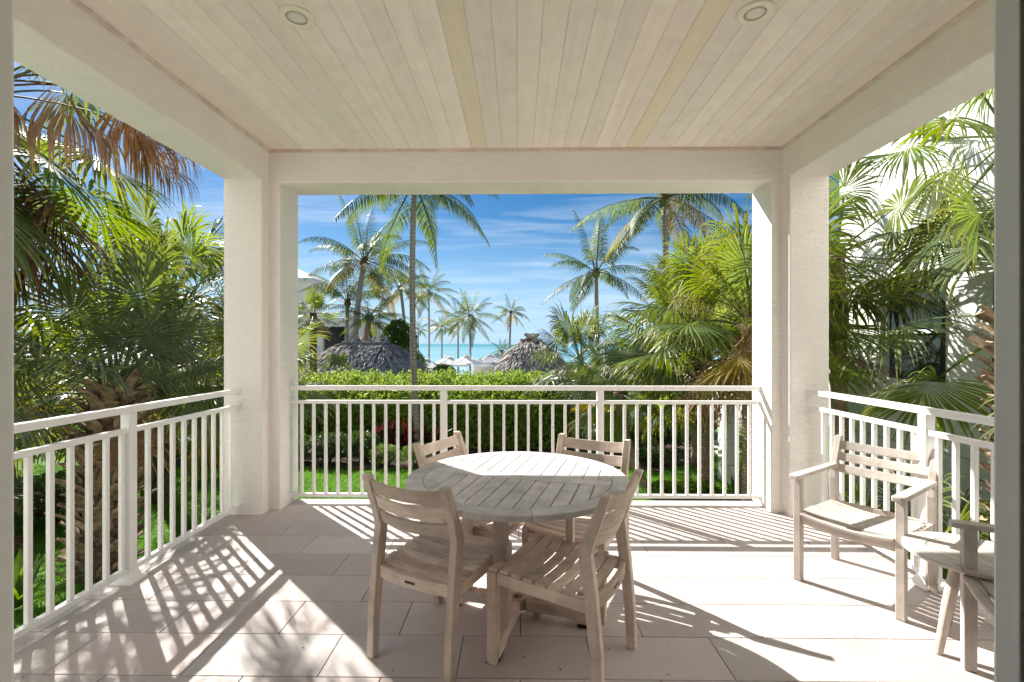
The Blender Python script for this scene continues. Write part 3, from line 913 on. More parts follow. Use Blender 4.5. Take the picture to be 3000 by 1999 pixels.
FAN_E = [80, 62, 45, 28, 10, -10, -32, -58]
FAN = {}
for i, e in enumerate(FAN_E):
    for k in range(2):
        FAN[(i, k)] = fan_frond(100 + 10 * i + k, e, droop=(.75, 1.0)[k] if e > 0 else .8, fold=(.30, .48)[k], spread=(150, 138)[k])
DEADFAN = [fan_frond(300 + k, (-62, -74, -50)[k], pet=.8, rad=.9, droop=1.9, spread=115, fold=.9, nseg=40) for k in range(3)]
DEADFAN.append(fan_frond(330, 12, pet=1.55, rad=.85, droop=4.5, spread=95, fold=1.3, nseg=46, pdroop=1.6, steps=8))
FAR_FAN = [fan_frond(400 + k, e, nseg=26, steps=4) for k, e in enumerate([75, 45, 15, -15, -45])]
COCO_E = [78, 60, 42, 24, 6, -14, -38]
COCO = {}
for i, e in enumerate(COCO_E):
    for k in range(2):
        COCO[(i, k)] = pinnate_frond(500 + 10 * i + k, e, droop=(1.0, 1.35)[k] * (1.0 if e > 0 else .8))
_with = {}
def shape_mat(base, mat):
    key = (base.name, mat.name)
    if key not in _with:
        c = base.copy(); c.materials.clear(); c.materials.append(mat); _with[key] = c
    return _with[key]

def curve_pts(base, top, bend, n=10):
    b, t, c = Vector(base), Vector(top), Vector(bend)
    return [b.lerp(t, i / n) + c * (4 * (i / n) * (1 - i / n)) for i in range(n + 1)]

BOOT = []
for k in range(3):
    r = random.Random(60 + k); mb = MB(); rg = []
    for t, w, th, out, z in ((0, .085, .035, .0, 0), (.4, .060, .030, .055, .085), (.75, .040, .022, .115, .150), (1, .026 + .012 * k, .012, .165 + .02 * k, .185 + .02 * k)):
        sk = r.uniform(-.012, .012)
        rg.append([(out - th / 2, -w + sk, z), (out - th / 2, w + sk, z), (out + th / 2, w * .7 + sk, z - .01), (out + th / 2, -w * .7 + sk, z - .01)])
    mb.loft(rg); BOOT.append(mb.mesh('leaf_base'))
    BOOT[-1].materials.append(M['boot'])

def boots(trunk, pts, rad, z0, z1, pitch=.105, per=5, s=1.0, seed=0):
    """old leaf bases criss-crossing up the trunk between fractions z0..z1"""
    r = random.Random(seed); L = sum((pts[i + 1] - pts[i]).length for i in range(len(pts) - 1))
    n = int((z1 - z0) * L / pitch); a = 0
    for j in range(n):
        f = z0 + (z1 - z0) * j / n
        fi = f * (len(pts) - 1); i = min(int(fi), len(pts) - 2); q = pts[i].lerp(pts[i + 1], fi - i)
        for k in range(per):
            ang = 2 * math.pi * (k + .5 * (j % 2)) / per + r.uniform(-.16, .16)
            o = link('leaf_base', BOOT[r.randrange(3)], None, trunk,
                     (q.x + math.cos(ang) * rad * .80, q.y + math.sin(ang) * rad * .80, q.z + r.uniform(-.02, .02)),
                     rot=(r.uniform(-.35, .35), r.uniform(-.12, .25), ang), scale=s * r.uniform(.85, 1.2))

def sabal(label, base, top, n, size, seed, mats, trunk_r=.15, bend=(0, 0, 0), dead=0, bootz=None, tmat=None, lo=-58, hi=80, far=False, az0=0.0, name='sabal_palm', skip=None, boot_s=1.0, boot_per=5, bloom=0, flat=1.0):
    r = random.Random(seed)
    t = thing(name, label, 'palm tree', base, 0, 'fan palms in the garden')
    b = Vector(base); tp = Vector(top) - b
    if trunk_r > 0:
        pts = curve_pts((0, 0, -.08), tp, bend)
        rr = [trunk_r * (1.25 - .25 * min(1, i / 2)) for i in range(len(pts))]
        tk = MB().tube(pts, rr, 14).build('trunk', tmat or M['brown_trunk'], t, smooth=True)
        if bootz: boots(tk, pts, trunk_r, bootz[0], bootz[1], seed=seed, s=boot_s, per=boot_per)
    for i in range(n):
        u = (i + .5) / n
        e = hi + (lo - hi) * (u ** 1.05) + r.uniform(-9, 9)
        az = az0 + i * 2.39996 + r.uniform(-.25, .25)
        if skip and skip(math.degrees(az) % 360, e): continue
        if far: base_me = FAR_FAN[min(4, max(0, int((75 - e) / 30 + .5)))]
        else:
            ei = min(range(len(FAN_E)), key=lambda q: abs(FAN_E[q] - e))
            base_me = FAN[(ei, r.randrange(2))]
        mat = mats[0] if r.random() < .72 else mats[1 % len(mats)]
        if len(mats) > 2 and e < 0 and r.random() < .18: mat = mats[2]
        if e < 8 and r.random() < .13: mat = M['palm_dead']
        off = Vector((math.cos(az), math.sin(az), 0)) * trunk_r * .55
        link('frond', shape_mat(base_me, mat), None, t, tp + off + Vector((0, 0, -.22 * u + .05)), rot=(r.uniform(-.28, .28), r.uniform(-.08, .08), az), scale=(size * r.uniform(.74, 1.16), size * r.uniform(.74, 1.12), size * r.uniform(.8, 1.1)))
    for i in range(dead):
        az = az0 + i * 2.39996 * 1.37 + r.uniform(-.3, .3)
        if skip and skip(math.degrees(az) % 360, -70): continue
        off = Vector((math.cos(az), math.sin(az), 0)) * trunk_r * .8
        link('dead_frond', shape_mat(DEADFAN[i % 3], M['palm_dead']), None, t, tp + off + Vector((0, 0, -.28)), rot=(r.uniform(-.2, .2), 0, az), scale=size * r.uniform(.85, 1.1))
    for i in range(bloom):
        az = az0 + i * 2.1 + .7
        mb = MB(); rr = random.Random(seed + 50 + i)
        d = Vector((math.cos(az) * .8, math.sin(az) * .8, .75)).normalized(); p = tp.copy(); stem = [p.copy()]
        for k in range(8):
            d = (d + Vector((0, 0, -.13))).normalized(); p = p + d * .17 * size; stem.append(p.copy())
        mb.tube(stem, [.012] * 9, 5, caps=False)
        for k in range(150):
            f = rr.uniform(2.0, 7.9); j = int(f); q = stem[j].lerp(stem[min(j + 1, 8)], f - j)
            dd = Vector((rr.gauss(0, 1), rr.gauss(0, 1), rr.gauss(-.1, .8))).normalized(); ln = rr.uniform(.18, .42) * size
            s = dd.cross(Vector((0, 0, 1))).normalized() * .0035
            m0 = len(mb.v); q2 = q + dd * ln * .5 ; q3 = q2 + (dd + Vector((0, 0, -.5))).normalized() * ln * .5
            mb.v += [tuple(q - s), tuple(q + s), tuple(q2 - s), tuple(q2 + s), tuple(q3 - s), tuple(q3 + s)]
            mb.f += [(m0, m0 + 1, m0 + 3, m0 + 2), (m0 + 2, m0 + 3, m0 + 5, m0 + 4)]
        tag(mb.build('flower_spray', M['bloom'], t), kind='stuff')
    return t

def coconut(label, base, top, n, size, seed, trunk_r=.12, bend=(0, 0, 0), mats=None, lo=-38, hi=80, az0=0.0, tmat=None):
    r = random.Random(seed); mats = mats or (M['coco_green'], M['coco_dark'], M['coco_yellow'])
    t = thing('coconut_palm', label, 'palm tree', base, 0, 'coconut palms towards the shore')
    b = Vector(base); tp = Vector(top) - b
    pts = curve_pts((0, 0, -.1), tp, bend, 12)
    rr = [trunk_r * (1.35 - .35 * min(1, i / 2) - .12 * i / 12) for i in range(13)]
    MB().tube(pts, rr, 12).build('trunk', tmat or M['coco_trunk'], t, smooth=True)
    MB().tube([tp + Vector((0, 0, -.30 * size)), tp + Vector((0, 0, -.10 * size)), tp + Vector((0, 0, .18 * size))], [trunk_r * .95, trunk_r * 1.75, trunk_r * .9], 9).build('crown_shaft', M['shaft'], t, smooth=True)
    for i in range(n):
        u = (i + .5) / n
        e = hi + (lo - hi) * u + r.uniform(-8, 8); az = az0 + i * 2.39996 + r.uniform(-.25, .25)
        ei = min(range(len(COCO_E)), key=lambda q: abs(COCO_E[q] - e))
        mat = mats[0] if r.random() < .6 else mats[1]
        if e < -8 and r.random() < .45: mat = mats[2]
        link('frond', shape_mat(COCO[(ei, r.randrange(2))], mat), None, t, tp + Vector((math.cos(az), math.sin(az), 0)) * trunk_r * .6, rot=(r.uniform(-.25, .25), 0, az), scale=size * r.uniform(.88, 1.1))
    return t

# ---- leafy shrubs: thousands of small folded leaves
def leaf_mesh(name, P, Nrm, size, seed, up=.35, aspect=.55, fold=.25):
    rg = np.random.default_rng(seed); n = len(P)
    Nrm = Nrm + rg.normal(0, .55, (n, 3)); Nrm[:, 2] += up
    Nrm /= np.linalg.norm(Nrm, axis=1)[:, None] + 1e-9
    A = rg.normal(0, 1, (n, 3)); A -= (A * Nrm).sum(1)[:, None] * Nrm
    A /= np.linalg.norm(A, axis=1)[:, None] + 1e-9
    # leaf axis: mostly outward and upward, blade normal roughly across it
    ax = Nrm * .75 + A * .65; ax /= np.linalg.norm(ax, axis=1)[:, None]
    sd = np.cross(ax, A); sd /= np.linalg.norm(sd, axis=1)[:, None] + 1e-9
    nn = np.cross(sd, ax)
    s = size * rg.uniform(.65, 1.25, (n, 1)); w = s * aspect
    v = np.empty((n, 4, 3))
    v[:, 0] = P
    v[:, 1] = P + ax * s * .62 - sd * w * .5 + nn * w * fold
    v[:, 2] = P + ax * s
    v[:, 3] = P + ax * s * .62 + sd * w * .5 + nn * w * fold
    me = bpy.data.meshes.new(name)
    me.vertices.add(n * 4); me.vertices.foreach_set('co', v.reshape(-1))
    me.loops.add(n * 6); me.polygons.add(n * 2)
    i = np.arange(n)[:, None] * 4
    idx = np.concatenate([i + 0, i + 1, i + 2, i + 0, i + 2, i + 3], axis=1).reshape(-1)
    me.loops.foreach_set('vertex_index', idx.astype(np.int32))
    me.polygons.foreach_set('loop_start', np.arange(0, n * 6, 3, dtype=np.int32))
    me.polygons.foreach_set('loop_total', np.full(n * 2, 3, dtype=np.int32))
    me.update(calc_edges=True); me.validate()
    return me

def lump(x, y, seed, a=1.0):
    return (np.sin(x * 2.1 + seed) * np.cos(y * 1.7 + seed * 2) * .5 + np.sin(x * 4.7 + 1.3 * seed + y * 3.1) * .3 + np.sin(x * 9.3 - y * 8.1 + seed) * .2) * a

def bush(name, label, c, rad, n, leaf, mat, seed, cat='shrub', up=.35, aspect=.55, stems=5, group=None, core=True, lumpy=.16):
    rg = np.random.default_rng(seed)
    t = thing(name, label, cat, (c[0], c[1], c[2] - rad[2]), 0, group)
    D = rg.normal(0, 1, (n, 3)); D /= np.linalg.norm(D, axis=1)[:, None]
    D[:, 2] = np.where(D[:, 2] < -.55, -D[:, 2], D[:, 2])
    k = (.72 + .28 * rg.random((n, 1)) ** .6) * (1 + lump(D[:, 0] * 2.2, D[:, 1] * 2 + D[:, 2] * 2.4, seed, lumpy))[:, None]
    P = D * k * np.array(rad) + np.array([0, 0, rad[2]])
    tag(link('foliage', leaf_mesh('foliage', P, D.copy(), leaf, seed, up, aspect), mat, t), kind='stuff')
    mb = MB(); r = random.Random(seed)
    for i in range(stems):
        a = r.uniform(0, 6.28); q = Vector((math.cos(a) * rad[0] * .5, math.sin(a) * rad[1] * .5, rad[2] * 1.2))
        mb.tube([(q.x * .15, q.y * .15, 0), (q.x * .6, q.y * .6, rad[2] * .6), tuple(q)], [.03, .02, .01], 6)
    tag(mb.build('stems', M['twig'], t), kind='stuff')
    if core:
        mb = MB(); k = 10; rings = []
        for j in range(1, 6):
            ph = math.pi * j / 6 - math.pi / 2
            rings.append([(rad[0] * .62 * math.cos(ph) * math.cos(2 * math.pi * i / k), rad[1] * .62 * math.cos(ph) * math.sin(2 * math.pi * i / k), rad[2] * (1 + .62 * math.sin(ph))) for i in range(k)])
        mb.loft(rings); mb.build('inner_twigs', M['twig'], t, smooth=True)
    return t

# ---- the long clipped hedge, rounded over the top
def hedge(name, label, x0, x1, prof, n, leaf, mat, seed, shoots=0, up=.5):
    """prof: list of (y,z) from the front foot over the top to the back foot"""
    rg = np.random.default_rng(seed)
    t = thing(name, label, 'hedge', ((x0 + x1) / 2, prof[0][0], GZ))
    o = np.array([(x0 + x1) / 2, prof[0][0], GZ])
    pr = np.array(prof, float); seg = np.diff(pr, axis=0); ln = np.hypot(seg[:, 0], seg[:, 1]); cum = np.concatenate([[0], np.cumsum(ln)])
    s = rg.random(n) ** 1.0 * cum[-1]
    k = np.clip(np.searchsorted(cum, s) - 1, 0, len(seg) - 1); f = (s - cum[k]) / ln[k]
    yz = pr[k] + seg[k] * f[:, None]
    nv = np.stack([-seg[k, 1], seg[k, 0]], 1); nv /= np.linalg.norm(nv, axis=1)[:, None]
    x = rg.uniform(x0, x1, n)
    rag = lump(x * 1.3, yz[:, 0] + yz[:, 1] * 1.4, seed, .10) - rg.random(n) * .14
    P = np.stack([x, yz[:, 0] + nv[:, 0] * rag, yz[:, 1] + nv[:, 1] * rag], 1)
    Nv = np.stack([np.zeros(n), nv[:, 0], nv[:, 1]], 1)
    # end faces
    m = n // 9
    for xe, sg in ((x0, -1), (x1, 1)):
        ye = rg.uniform(pr[:, 0].min(), pr[:, 0].max(), m); top = np.interp(ye, pr[:, 0], pr[:, 1]); ze = GZ + rg.random(m) * (top - GZ)
        P = np.concatenate([P, np.stack([xe + sg * (lump(ye * 2, ze * 2, seed, .1) - rg.random(m) * .1), ye, ze], 1)])
        Nv = np.concatenate([Nv, np.tile([sg, 0, 0], (m, 1))])
    # upright new shoots with whorls of leaves
    if shoots:
        kx = rg.uniform(x0, x1, shoots); ks = rg.integers(0, n, shoots)
        base = P[ks].copy(); keep = base[:, 2] > GZ + 1.0; base = base[keep]
        for h in np.linspace(.03, .20, 6):
            q = base + rg.normal(0, .016, base.shape); q[:, 2] += h * rg.uniform(.6, 1.2, len(base))
            P = np.concatenate([P, q]); z = rg.normal(0, .7, base.shape); z[:, 2] = np.abs(z[:, 2]) * .6 + .35
            Nv = np.concatenate([Nv, z])
    tag(link('foliage', leaf_mesh('foliage', P - o, Nv, leaf, seed, up, .58), mat, t), kind='stuff')
    m = n // 3; yi = rg.uniform(pr[:, 0].min() + .2, pr[:, 0].max() - .2, m); ti = np.interp(yi, pr[:, 0], pr[:, 1])
    Pi = np.stack([rg.uniform(x0 + .1, x1 - .1, m), yi, GZ + rg.random(m) * (ti - GZ - .15)], 1)
    tag(link('inner_foliage', leaf_mesh('inner_foliage', Pi - o, rg.normal(0, 1, (m, 3)), leaf * 1.5, seed + 1, up, .6), mat, t), kind='stuff')
    ym = pr[:, 0].mean(); inner = [(ym + (a - ym) * .25, max(GZ + (b - GZ) * .62, GZ)) for a, b in prof]
    mb = MB(); mb.loft([[(xx - o[0], a - o[1], b - o[2]) for a, b in inner] for xx in (x0 + .15, x1 - .15)])
    mb.build('inner_twigs', M['twig'], t)
    return t
hedge('hedge', 'long clipped bright green hedge across the garden beyond the front railing', -6.3, 1.55,
      [(12.45, GZ), (12.35, -.8), (12.38, -.40), (12.55, -.10), (12.95, .16), (13.5, .36), (14.2, .47), (14.8, .40), (15.2, .1), (15.3, GZ)], 52000, .085, M['hedge_leaf'], 5, shoots=2600)
hedge('hedge', 'low lime green hedge at the top of the garden steps', 1.9, 3.9,
      [(18.6, GZ), (18.6, -1.0), (18.75, -.72), (19.2, -.66), (19.6, -.8), (19.6, GZ)], 5000, .07, M['lime_leaf'], 8)

GS = 'low dark shrubs in the planting beds'
for i, (x, y, rx, rz, l) in enumerate([(-5.35, 11.05, .62, .33, 'dark glossy ground shrub by the lawn, nearest the left column'),
                                        (-4.45, 10.95, .58, .36, 'dark glossy ground shrub on the lawn edge, left of the red plants'),
                                        (-6.6, 11.25, .7, .38, 'dark glossy ground shrub seen past the left column under drooping fronds'),
                                        (-3.75, 11.3, .42, .34, 'small dark shrub touching the red-leaved plants')]):
    bush('ground_shrub', l, (x, y, GZ + rz), (rx, .5, rz), 2600, .055, M['shrub_leaf'], 20 + i, group=GS)

def spiky(name, label, c, n, L, w, mat, seed, cat='plant', lo=20, hi=85, group=None, droop=.5, stem=.0):
    """rosette of single strap leaves, each leaf its own part"""
    r = random.Random(seed); t = thing(name, label, cat, c, 0, group)
    mes = []
    for k in range(4):
        mb = MB(); e = R(lo + (hi - lo) * (k + .5) / 4); d = Vector((math.cos(e), 0, math.sin(e))); q = Vector((0, 0, 0)); st = []
        for j in range(6):
            u = j / 5; ww = w * (0.5 + 1.2 * u if u < .4 else 1 - ((u - .4) / .6) ** 1.6) + .002
            nn = Vector((-d.z, 0, d.x))
            st.append([q + Vector((0, -ww / 2, 0)), q - nn * ww * .2, q + Vector((0, ww / 2, 0))])
            d = (d + Vector((0, 0, -droop * .35 * u))).normalized(); q = q + d * L / 5
        mb.loft(st, caps=False, closed=False)
        me = bpy.data.meshes.new('leaf'); me.from_pydata([tuple(v) for v in mb.v], [], mb.f); me.materials.append(mat); mes.append(me)
    for i in range(n):
        link('leaf', mes[i % 4], None, t, (0, 0, stem * r.random()), rot=(r.uniform(-.2, .2), 0, i * 2.39996 + r.uniform(-.3, .3)), scale=r.uniform(.7, 1.15))
    if stem > .05:
        MB().tube([(0, 0, -.02), (0, 0, stem)], .015, 6).build('stem', M['twig'], t)
    return t
GR = 'red-leaved plants in front of the hedge'
for i, (x, y, h, l) in enumerate([(-3.55, 11.9, .55, 'red-leaved plant at the left end of the red row before the hedge'),
                                   (-3.20, 12.0, .62, 'second red-leaved plant from the left, tallest of the row'),
                                   (-2.85, 11.85, .50, 'third red-leaved plant from the left before the hedge'),
                                   (-2.45, 12.0, .60, 'fourth red-leaved plant, just left of the slender palm trunk'),
                                   (-2.05, 11.9, .45, 'red-leaved plant just right of the slender palm trunk')]):
    spiky('cordyline', l, (x, y, GZ + .02), 26, .42, .07, M['red_leaf'], 40 + i, lo=15, hi=85, group=GR, stem=h)
GF = 'feathery green tufts on the lawn edge'
for i, (x, y, l) in enumerate([(-3.05, 10.75, 'feathery light green tuft on the lawn edge below the red plants, left one'),
                                (-2.35, 10.85, 'feathery light green tuft on the lawn edge below the red plants, right one')]):
    bush('feathery_tuft', l, (x, y, GZ + .24), (.36, .30, .24), 2400, .06, M['grape_leaf'], 50 + i, cat='plant', aspect=.12, up=.9, group=GF, stems=3)

# ---- coconut palms
def gz(y): return ground_z(y)
coconut('tall slender coconut palm with grey trunk rising in front of the hedge', (-2.55, 12.05, GZ), (-2.70, 12.2, 5.58), 17, .84, 1, .082, (-.10, 0, 0), lo=-42, hi=60, az0=.4, mats=(M['coco_green'], M['coco_dark'], M['coco_green']))
coconut('large coconut palm with curved pale trunk behind the left thatched hut', (-10.35, 30, gz(30)), (-9.82, 30, 6.75), 22, 1.5, 2, .185, (-.28, 0, .0), lo=-32, az0=1.1)
coconut('coconut palm behind the round leafy tree, right of the left hut', (-8.45, 36, gz(36)), (-9.03, 36, 5.75), 18, 1.0, 3, .13, (.12, 0, 0), lo=-35)
coconut('thin tall coconut palm just right of the slender grey trunk', (-9.14, 48, gz(48)), (-9.16, 48, 6.8), 18, 1.05, 4, .10, (.05, 0, 0), lo=-45)
coconut('short distant coconut palm with yellowing fronds against the sea', (-8.96, 55, gz(55)), (-8.9, 55, 3.5), 16, .85, 5, .09, lo=-40, mats=(M['coco_green'], M['coco_yellow'], M['coco_yellow']))
coconut('distant coconut palm left of the dark-crowned one on the shore', (-6.40, 50, gz(50)), (-6.4, 50, 4.2), 16, .88, 6, .10, lo=-45)
coconut('dark-crowned distant coconut palm in the middle of the sea view', (-4.14, 40, gz(40)), (-4.11, 40, 3.8), 18, .98, 7, .10, (.04, 0, 0), lo=-50, mats=(M['coco_dark'], M['coco_green'], M['coco_yellow']))
coconut('distant coconut palm leaning slightly, left of the right thatched hut', (-.95, 45, gz(45)), (-.73, 45, 4.5), 16, .72, 8, .11, lo=-45)
coconut('young short coconut palm on the shore beside the umbrellas', (-1.56, 47, gz(47)), (-1.62, 47, .75), 15, .52, 9, .14, lo=-25)
coconut('dense upright coconut palm between the white building and the big palm', (-11.5, 31.2, gz(31)), (-11.35, 31.2, 4.25), 14, 1.15, 10, .14, lo=30, mats=(M['coco_dark'], M['coco_green'], M['coco_yellow']))
coconut('drooping stout palm right behind the left thatched hut ridge', (-10.25, 30.6, gz(30)), (-9.72, 30.6, 3.2), 22, .85, 11, .20, lo=-40, hi=70, mats=(M['coco_dark'], M['coco_green'], M['coco_green']), tmat=M['boot'])
coconut('coconut palm over the right thatched hut with wind-tossed fronds', (3.70, 22, gz(22)), (3.60, 22, 4.80), 18, .98, 12, .11, lo=-30, hi=85, az0=.9, mats=(M['coco_dark'], M['coco_green'], M['coco_dark']))
coconut('tall coconut palm whose crown is cut by the front beam, right', (4.02, 13.4, GZ), (4.15, 13.5, 5.60), 18, .92, 13, .095, (.08, 0, 0), lo=-45, az0=.2)
coconut('very distant small coconut palm left of the slender grey trunk', (-12.74, 60, gz(60)), (-12.78, 60, 3.4), 14, .65, 14, .09, lo=-40)

# ---- fan palms: left of the terrace
PG, PL, PS, PY = M['palm_green'], M['palm_lime'], M['palm_silver'], M['palm_yellow']
sabal('stout fan palm with criss-cross leaf bases right behind the left railing', (-5.13, 5.75, GZ), (-4.98, 5.75, .98), 34, .92, 21, (PG, PS, PY), .235, bootz=(.0, .99), lo=-12, hi=80, tmat=M['fibre'], boot_s=1.3, boot_per=6, az0=.3)
sabal('tall fan palm at the left edge with a skirt of dead brown fronds', (-5.6, 4.5, GZ), (-5.5, 4.6, 3.95), 27, 1.08, 22, (PG, PG, PL), .17, bootz=(.55, .98), lo=-66, hi=70, dead=14, az0=1.0, tmat=M['fibre'])
sabal('upright bright fan palm farther off behind the stout left palm', (-6.3, 8.3, GZ), (-6.15, 8.2, 2.35), 26, 1.0, 23, (PL, PG), .16, bootz=(.5, .98), lo=-30, hi=85, az0=.2, tmat=M['fibre'])
sabal('fan palm with yellow-tipped drooping fronds behind the left column', (-4.75, 8.1, GZ), (-4.70, 8.1, .90), 34, .82, 24, (PG, PL, PY), .17, bootz=(.3, .98), lo=-50, hi=75, az0=.7, tmat=M['fibre'])
sabal('small fan palm filling the corner below the left railing', (-7.6, 5.7, GZ), (-7.6, 5.7, -.75), 18, .62, 25, (PG, PS), .10, lo=-10, hi=75)
sabal('distant fan palm before the white two-storey building', (-9.6, 22, gz(22)), (-9.62, 22, 2.9), 30, .62, 26, (PG, PL), .16, lo=-55, far=True, tmat=M['fibre'])
sabal('bushy low fan palm beside the left thatched hut', (-7.95, 20.5, gz(20)), (-7.95, 20.5, .25), 22, .5, 27, (PL, PG), .12, lo=-25, hi=85, far=True)
# ---- right of the view
sabal('fan palm with brown fibrous boots close to the right column', (3.40, 6.95, GZ), (3.42, 6.95, 1.80), 40, .98, 31, (PL, PG, PY), .135, bootz=(.76, .99), lo=-20, hi=80, az0=.4, tmat=M['brown_trunk'], bloom=5, boot_s=1.1)
sabal('fan palm with split old leaf stubs, second from the right column', (3.50, 8.9, GZ), (3.46, 8.9, 1.20), 36, 1.05, 32, (PL, PG, PY), .10, bootz=(.45, .99), lo=-24, hi=70, az0=.1, tmat=M['brown_trunk'], boot_s=1.25, bloom=2)
sabal('leaning fan palm with curved bare trunk and yellow-tipped fronds', (2.48, 8.85, GZ), (1.86, 8.9, .62), 26, .66, 33, (PG, PL, PY), .085, (-.12, 0, 0), lo=-40, hi=65, az0=.5)
sabal('dark silvery fan palm in front of the right thatched hut', (1.95, 13.4, GZ), (1.72, 13.2, 1.05), 30, .92, 34, (PS, PG), .085, lo=-50, hi=75, tmat=M['coco_trunk'])
sabal('fan palm at the right edge with long arching leaf stalks', (4.32, 4.05, GZ), (4.30, 4.05, 1.75), 13, .98, 35, (PG, PL), .15, bootz=(.35, .98), lo=-35, hi=75, az0=.15, tmat=M['fibre'], skip=lambda a, e: 150 < a < 225 and e > -20)
sabal('dark fan palm against the white house wall with a slim brown trunk', (4.95, 7.3, GZ), (4.80, 7.2, 2.85), 17, .95, 36, (PG, M['coco_dark']), .11, lo=-60, hi=70, az0=.6)
sabal('high fan palm hanging over the top right of the white house wall', (5.38, 5.3, GZ), (5.36, 5.2, 3.75), 17, 1.0, 41, (PG, PL, PL), .13, lo=-62, hi=70, az0=.9, tmat=M['fibre'])
sabal('low fan palm in the bed behind the armchair railing', (4.0, 4.9, GZ), (4.0, 4.9, -.95), 16, .72, 37, (PG, PL), .09, lo=5, hi=80)
sabal('bright low fan palm below the right railing by the side table', (4.15, 3.35, GZ), (4.15, 3.35, -.85), 14, .70, 38, (PL, PG), .09, lo=5, hi=80)

sabal('tall bright fan palm behind the two booted palms on the right', (4.05, 10.8, GZ), (4.0, 10.8, 2.3), 34, 1.0, 39, (PL, PG), .11, bootz=(.6, .99), lo=-40, hi=82, az0=.8)
_s2 = next(o for o in bpy.data.objects if o.get('label', '').startswith('tall fan palm at the left edge'))
for az, z, sc_ in ((-.05, -.02, 1.0), (.22, .10, .95), (-.42, -.15, 1.05), (.55, .0, .9), (-.75, -.1, 1.0)):
    link('dead_frond', shape_mat(DEADFAN[3], M['palm_dead']), None, _s2, (.1, .1, 5.30 + z), rot=(.05, 0, az), scale=sc_)

# ---- grass on the lawns nearest the terrace
def lawn(n):
    rg = np.random.default_rng(3)
    x = rg.uniform(-11, 6.2, n); y = rg.uniform(2.5, 13.5, n)
    k = ~((x > -2.6) & (x < 2.7) & (y < 4.5)) & ~((y > 10.7) & (x < 1.6)) & ~((x > 2.2) & (x < 4.6) & (y > 10.9))
    x, y = x[k], y[k]; n = len(x)
    z = GZ + .03 * np.sin(x * .9) * np.cos(y * .7)
    h = rg.uniform(.025, .06, n); a = rg.uniform(0, 6.28, n); w = rg.uniform(.004, .009, n); ln = rg.normal(0, .02, (n, 2))
    v = np.empty((n, 3, 3))
    v[:, 0] = np.stack([x - np.cos(a) * w, y - np.sin(a) * w, z], 1)
    v[:, 1] = np.stack([x + np.cos(a) * w, y + np.sin(a) * w, z], 1)
    v[:, 2] = np.stack([x + ln[:, 0], y + ln[:, 1], z + h], 1)
    me = bpy.data.meshes.new('lawn_grass'); me.vertices.add(n * 3); me.vertices.foreach_set('co', v.reshape(-1))
    me.loops.add(n * 3); me.polygons.add(n); me.loops.foreach_set('vertex_index', np.arange(n * 3, dtype=np.int32))
    me.polygons.foreach_set('loop_start', np.arange(0, n * 3, 3, dtype=np.int32)); me.polygons.foreach_set('loop_total', np.full(n, 3, dtype=np.int32))
    me.update(calc_edges=True)
    tag(link('lawn_grass', me, M['grass']), 'short bright green lawn grass below the terrace', 'grass', kind='stuff')
lawn(230000)

# ================================================================== HUTS, POOL FURNITURE, HOUSES
def thatch_mat():
    m, nt, b = new_mat('grey_thatch', 0.95, 0.15)
    f = noise(nt, coords(nt), 11, 6, 0.75); g = noise(nt, coords(nt), 1.3, 4, 0.6)
    c = ramp(nt, f, [(0.28, (0.17, 0.15, 0.135)), (0.5, (0.36, 0.325, 0.295)), (0.72, (0.62, 0.58, 0.53))])
    c = mixcol(nt, ramp(nt, g, [(0.4, (0, 0, 0)), (0.65, (0.4,) * 3)]), c, (0.25, 0.19, 0.14))
    nt.links.new(c, b.inputs['Base Color'])
    return m
M['thatch'] = thatch_mat()
for i_, c_ in enumerate([(0.68, 0.63, 0.59), (0.44, 0.40, 0.37), (0.20, 0.17, 0.15)]): M['thatch%d' % i_] = simple('thatch_straw_%d' % i_, c_, 0.95, 0.1, 0.2, 3)
M['log'] = wood_mat('grey_log', (0.40, 0.365, 0.33), (0.26, 0.225, 0.195), 'x', 0.9, 0.12)
M['ridge_cloth'] = simple('terracotta_ridge_cap', (0.40, 0.165, 0.085), 0.7, 0.3, 0.12, 5)
M['post'] = wood_mat('hut_post', (0.30, 0.24, 0.18), (0.20, 0.15, 0.11), 'z', 0.9)

